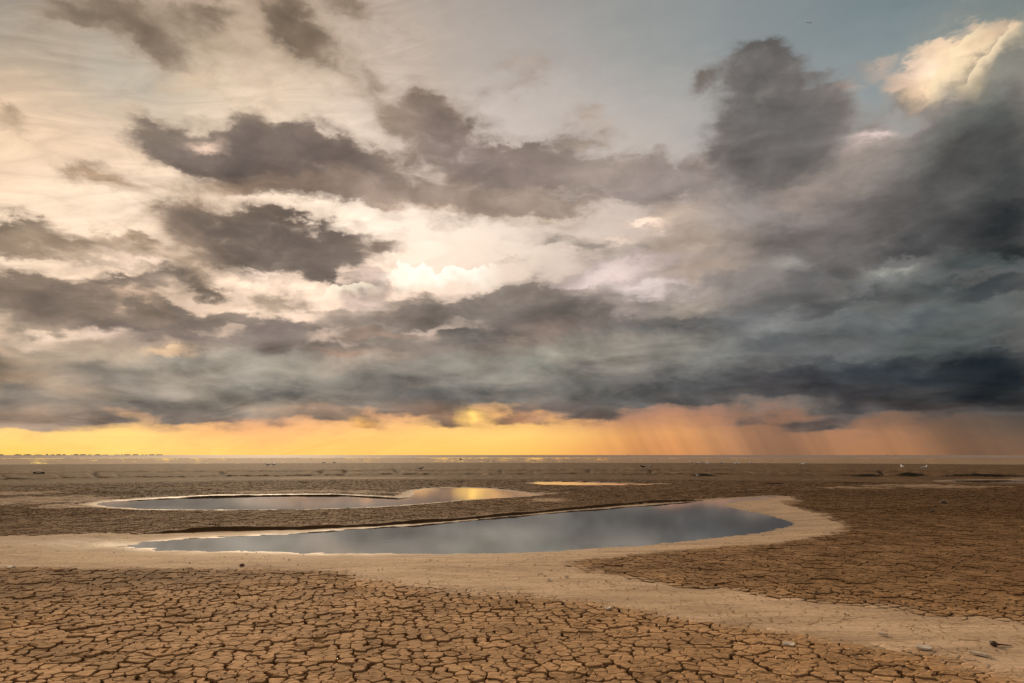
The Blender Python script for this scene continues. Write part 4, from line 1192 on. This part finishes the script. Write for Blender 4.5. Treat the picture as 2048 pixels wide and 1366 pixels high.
G1 = "white gulls resting on the mud"
gulls = [
 (535,933.5,190,"white gull standing at the left of the close pair on the far mud"),
 (547,933.5,160,"white gull standing at the right of the close pair on the far mud"),
 (647,928.5,200,"white gull on the dark far band, left of the middle, nearer the close pair"),
 (668,928,170,"white gull on the dark far band, just right of its neighbour, left of the middle"),
 (1350,923.5,20,"small white gull alone at the edge of the grey flat right of the middle"),
 (1383,927,150,"white gull at the left end of the spread line of gulls right of the middle"),
 (1395,930,10,"white gull second in the spread line of gulls right of the middle"),
 (1404,927.5,200,"small white gull just behind the touching pair in the gull line"),
 (1413,930,30,"white gull in front of the spread line, left one of a touching pair"),
 (1417,931.5,150,"white gull in front of the spread line, right one of a touching pair"),
 (1445,929,350,"white gull standing alone in the gap of the gull line"),
 (1471,931,190,"white gull, left one of the brightest pair near the right third"),
 (1476,931,10,"white gull, right one of the brightest pair near the right third"),
 (1475,923.5,90,"small white gull far behind the brightest pair of gulls"),
 (1502,930,160,"white gull at the right end of the spread line of gulls"),
 (1604,933,20,"white gull, left of the two standing together on the right"),
 (1611,931,200,"white gull, right of the two standing together on the right"),
 (1805,939,80,"white gull standing upright on the mud at far right"),
 (1850,940.5,10,"white gull sitting low on the mud, the last one towards the right edge"),
 (1395,954.5,180,"white gull close to the dark shaded hollow at the foot of the bank"),
]
for x, y, h, l in gulls: put_bird('gull', x, y, h, l, "gull", G1, .7 if y > 950 else 1.3)
far = [(1107,923.5),(1113,924),(1121,920.5),(1127,921),(1129,919.5),(1136,923),(1137,924),(1146,925),(1157,923.5),(1180,921.5),(1217,921.5),(1222,921.5),(1241,922),(1251,921),(1259,920.5),(1284,921),(1312,923.5),(987,924.5),(991,924),(976,924.5),(1429,923)]
for i, (x, y) in enumerate(far):
    put_bird('gull', x, y, (i * 77) % 360, "tiny white gull in the scattered far flock on the shallow water line", "gull", "far flock of gulls", 1.2)
put_bird('flying_gull', 921, 927, 200, "white gull flying low over the dark far band near the middle", "gull", None, 1.5, .55)
put_bird('crow', 842, 941, 15, "black crow on the crest of the mud bank left of the middle", "crow", "crows on the mud")
put_bird('crow', 1286, 938, 185, "black crow with head down, left of two on the bank", "crow", "crows on the mud", 1.15)
put_bird('crow', 1302, 937.5, 80, "black crow standing upright, right of two on the bank", "crow", "crows on the mud", 1.1)
waders = [(27,916),(76,917),(115,913),(250,920),(272,913.5),(273,919.5),(341,912.5),(372,918),(413,914.5),(420,918.5),(437,914),(450,913.5),(455,917.5),(462,919.5),(475,914.5),(487,918),(498,918.5),(520,919.5),(543,920),(565,918),(571,919),(593,918.5),(622,920.5),(702,913.5),(725,921),(732,918.5),(749,919.5),(754,920.5),(813,919.5),(824,918),(838,920),(850,918.5),(902,918.5),(920,918.5),(930,918.5),(944,918.5),(952,918.5),(980,919),(1000,918.5),(1034,921)]
for i, (x, y) in enumerate(waders):
    put_bird('wading_bird', x, y, (i * 61) % 360, "tiny dark wading bird on the shining tidal flat near the horizon", "wading bird", "dark waders feeding along the tide line", 1.15)
# one bird high in the sky
o = copy_tree(used['flying_gull'])
dx, dy, dz = px_dir(1618, 47); t_ = 70.0
o.location = (float(dx) * t_, float(dy) * t_, CAM_H + float(dz) * t_); o.rotation_euler = (rad(20), 0, rad(70)); o.scale = (.55,) * 3
tag(o, "small bird flying high beside the dark cloud tower", "bird")

# ---------------------------------------------------------------- pale flakes, stones, clods, driftwood
def lump(name, mat, r, flat, seed, sub=3):
    bm = bmesh.new(); bmesh.ops.create_icosphere(bm, subdivisions=sub, radius=1.0)
    rs = np.random.RandomState(seed); off = rs.uniform(0, 50, 2)
    co = np.array([v.co[:] for v in bm.verts])
    d = 1 + .35 * fbm(co[:, 0] * 1.4 + off[0] + co[:, 2], co[:, 1] * 1.4 + off[1] - co[:, 2], seed, 3)
    for v, k in zip(bm.verts, d):
        v.co = v.co * float(k) * r; v.co.z *= flat
    for f in bm.faces: f.smooth = True
    return finish(bm, name, [mat])

def flake(name, mat, w, d, seed):
    rs = np.random.RandomState(seed); n = 11
    bm = bmesh.new(); top = []; bot = []
    for i in range(n):
        a = 2 * math.pi * i / n; k = rs.uniform(.75, 1.1)
        x, y = math.cos(a) * w * .5 * k, math.sin(a) * d * .5 * k
        top.append(bm.verts.new((x, y, .014 + rs.uniform(0, .008)))); bot.append(bm.verts.new((x * .96, y * .96, .002)))
    c = bm.verts.new((0, 0, .010))
    for i in range(n):
        j = (i + 1) % n
        bm.faces.new((top[i], top[j], c)); bm.faces.new((bot[i], bot[j], top[j], top[i]))
    bm.faces.new(bot[::-1])
    return finish(bm, name, [mat])

for i, (x, y, w, d, l) in enumerate([
 (1579,1293,.105,.10,"bleached pale flake among cracked plates, left of the two near the strip"),
 (1847,1299,.125,.13,"largest bleached pale flake at the edge of the lower right silt strip"),
 (1960,1313,.16,.07,"long thin bleached flake, nearest to the driftwood knob"),
 (1767,1273,.10,.04,"narrow white flake on the smooth silt strip at right"),
 (1216,1220,.11,.07,"pale flake where the silt fades into cracks right of the middle"),
 (1099,1162,.05,.05,"small white fleck on the silt, left one of two near the centre"),
 (1134,1156,.06,.04,"small white fleck on the silt, right one of two near the centre"),
 (22,1137,.13,.10,"pale flake at the left edge of the photo where silt meets cracks")]):
    o = flake("pale_flake", M_SHELL, w, d, 40 + i); gx, gy, gz = place_px(x, y)
    o.location = (gx, gy, gz + .006); o.rotation_euler = (rad(3), rad(-2), i * 1.1); tag(o, l, "shell flake", "bleached flakes on the mud")

for i, (x, y, r, l) in enumerate([
 (1887,1007,.085,"dark round stone on the brown flat, the farther of two at right"),
 (1865,1024,.055,"small dark stone on the brown flat, the nearer of two at right"),
 (484,1132,.035,"dark clod on the silt edge left of centre"),
 (1632,1190,.03,"tiny dark clod on the cracked mud right of the large pool")]):
    o = lump("dark_stone" if i < 2 else "mud_clod", M_STONE if i < 2 else M_CLOD, r, .7, 60 + i); gx, gy, gz = place_px(x, y)
    o.location = (gx, gy, gz + r * .35); tag(o, l, "stone" if i < 2 else "clod")

# driftwood knob with a thin stick
gx, gy, gz = place_px(1992, 1294)
root = link(bpy.data.objects.new("driftwood", None)); root.location = (gx, gy, gz)
tag(root, "dark driftwood knob with a thin stick lying on the silt strip", "driftwood")
k_ = lump("knob", M_WOOD, .029, .75, 91); k_.parent = root; k_.location = (-.02, 0, .022)
bm = bmesh.new(); tube(bm, [(0, 0, .016), (.05, .005, .014), (.10, -.004, .010), (.145, .004, .008)], [.010, .007, .005, .002], 7)
tube(bm, [(.03, .003, .016), (.05, -.02, .018), (.06, -.035, .016)], [.004, .003, .001], 5)
finish(bm, "stick", [M_WOOD], root)

# pale rounded lump with dark sides at the foot of the far bank
gx, gy, gz = place_px(77, 946.5)
root = link(bpy.data.objects.new("washed_up_lump", None)); root.location = (gx, gy, gz)
tag(root, "pale rounded lump between dark scraps at the foot of the far bank", "debris")
a_ = lump("lump", M_SHELL, .17, .85, 95); a_.parent = root; a_.location = (0, 0, .10)
for sx in (-.32, .30):
    b_ = lump("scrap", M_STONE, .13, .45, 96 + int(sx > 0)); b_.parent = root; b_.location = (sx, .05, .05)

# ---------------------------------------------------------------- dark blades added for the shade in the hollows of the bank
def shade_clump(px, py, width, n, seed, label, hgt=.17):
    rs = np.random.RandomState(seed)
    gx, gy, gz = place_px(px, py)
    V, F = [], []
    us = np.clip(rs.normal(0, .36, n), -1, 1); ys_ = rs.uniform(-.25, .9, n); zs_ = terrain(gx + us * width / 2, gy + ys_) - gz
    for i in range(n):
        u, y, zb = float(us[i]), float(ys_[i]), float(zs_[i]); x = u * width / 2
        h = hgt * (1 - .65 * abs(u)) * rs.uniform(.5, 1.15); lean = rs.uniform(-.12, .12); w = rs.uniform(.012, .03)
        b = len(V)
        V += [(x - w, y, zb - .03), (x + w, y, zb - .03), (x + lean * .4 + w * .7, y + .02, zb + h * .6), (x + lean * .4 - w * .7, y + .02, zb + h * .6), (x + lean, y + .03, zb + h)]
        F += [(b, b + 1, b + 2, b + 3), (b + 3, b + 2, b + 4)]
    me = bpy.data.meshes.new("hollow_shade"); me.from_pydata(V, [], F); me.materials.append(M_HOLLOW_SHADE)
    o = link(bpy.data.objects.new("hollow_shade", me)); o.location = (gx, gy, gz)
    tag(o, label, "marsh grass", "dark clumps for the shade at the foot of the bank")
shade_clump(1410, 952, 2.2, 500, 1, "dark clump for a shaded hollow in the bank, leftmost of the row")
shade_clump(1738, 953, 2.5, 600, 2, "dark clump for a shaded hollow in the bank just left of the notch")
shade_clump(1828, 953, 2.3, 600, 3, "spiky dark clump for a shaded hollow in the bank just right of the notch", .22)
shade_clump(1975, 953, 6.5, 1600, 4, "widest dark clump for a shaded hollow, running out at the right edge", .20)

# ---------------------------------------------------------------- ships and the far shore on the horizon
def ship(px, L, seed, label):
    d = 4200.0; dx, dy, dz = px_dir(px, 910)
    a = math.atan2(float(dx), float(dy))
    root = link(bpy.data.objects.new("ship", None)); root.location = (d * math.sin(a), d * math.cos(a), 0.07); root.rotation_euler = (0, 0, -a + (0.2 if seed % 2 else -.3))
    tag(root, label, "ship", "small ships on the horizon")
    bm = bmesh.new()
    prof = [(-.5, .30), (-.46, .0), (.40, .0), (.5, .42), (.30, .32), (-.3, .26)]
    l = [bm.verts.new((p * L, -.11 * L * (1 - abs(p)), q * L * .30)) for p, q in prof]; r = [bm.verts.new((p * L, .11 * L * (1 - abs(p)), q * L * .30)) for p, q in prof]
    bm.faces.new(l); bm.faces.new(r[::-1])
    for i in range(len(prof)):
        j = (i + 1) % len(prof); bm.faces.new((l[i], r[i], r[j], l[j]))
    finish(bm, "hull", [M_HULL], root)
    bm = bmesh.new(); tube(bm, [(-.25 * L, 0, .08 * L), (-.25 * L, 0, .24 * L)], [.085 * L, .07 * L], 4); finish(bm, "cabin", [M_HULL], root)
    bm = bmesh.new(); tube(bm, [(.02 * L, 0, .08 * L), (.02 * L, 0, .46 * L)], [.012 * L, .006 * L], 5); finish(bm, "mast", [M_HULL], root)
ship(1065, 13, 1, "small dark ship on the horizon, leftmost of the four, under the bright sky")
ship(1257, 15, 2, "small dark ship on the horizon at the edge of the rain shafts")
ship(1775, 13, 3, "small dark ship on the horizon, left one of the close pair at right")
ship(1791, 11, 4, "small dark ship on the horizon, right one of the close pair at right")

rs = np.random.RandomState(5)
V, F = [], []
Ds = 7000.0
a0, a1 = math.atan2(px_dir(-60, 908)[0], px_dir(-60, 908)[1]), math.atan2(px_dir(322, 908)[0], px_dir(322, 908)[1])
a = a0
while a < a1:
    w = rs.uniform(.0015, .009); dens = rs.rand()
    t = (a - a0) / (a1 - a0)
    hh = (9.0 - 3.0 * t) * rs.uniform(.55, 1.2) if dens > .12 else 0
    if hh:
        m_ = 10; base = len(V)
        for q in range(m_ + 1):
            aa = a + w * q / m_
            top = hh * (math.sin(math.pi * q / m_) ** .35) * rs.uniform(.75, 1.1) + 1
            for dd_ in (-60, 60):
                V.append(((Ds + dd_) * math.sin(aa), (Ds + dd_) * math.cos(aa), -.5)); V.append(((Ds + dd_ * .5) * math.sin(aa), (Ds + dd_ * .5) * math.cos(aa), top))
        for q in range(m_):
            b = base + q * 4; c = b + 4
            F += [(b, c, c + 1, b + 1), (b + 1, c + 1, c + 3, b + 3), (b + 3, c + 3, c + 2, b + 2)]
    a += w + rs.uniform(.0, .003)
me = bpy.data.meshes.new("distant_woods"); me.from_pydata(V, [], F); me.materials.append(M_SHORE)
o = link(bpy.data.objects.new("distant_woods", me)); tag(o, "thin broken dark line of woods on the far left horizon", "woods", kind="stuff")
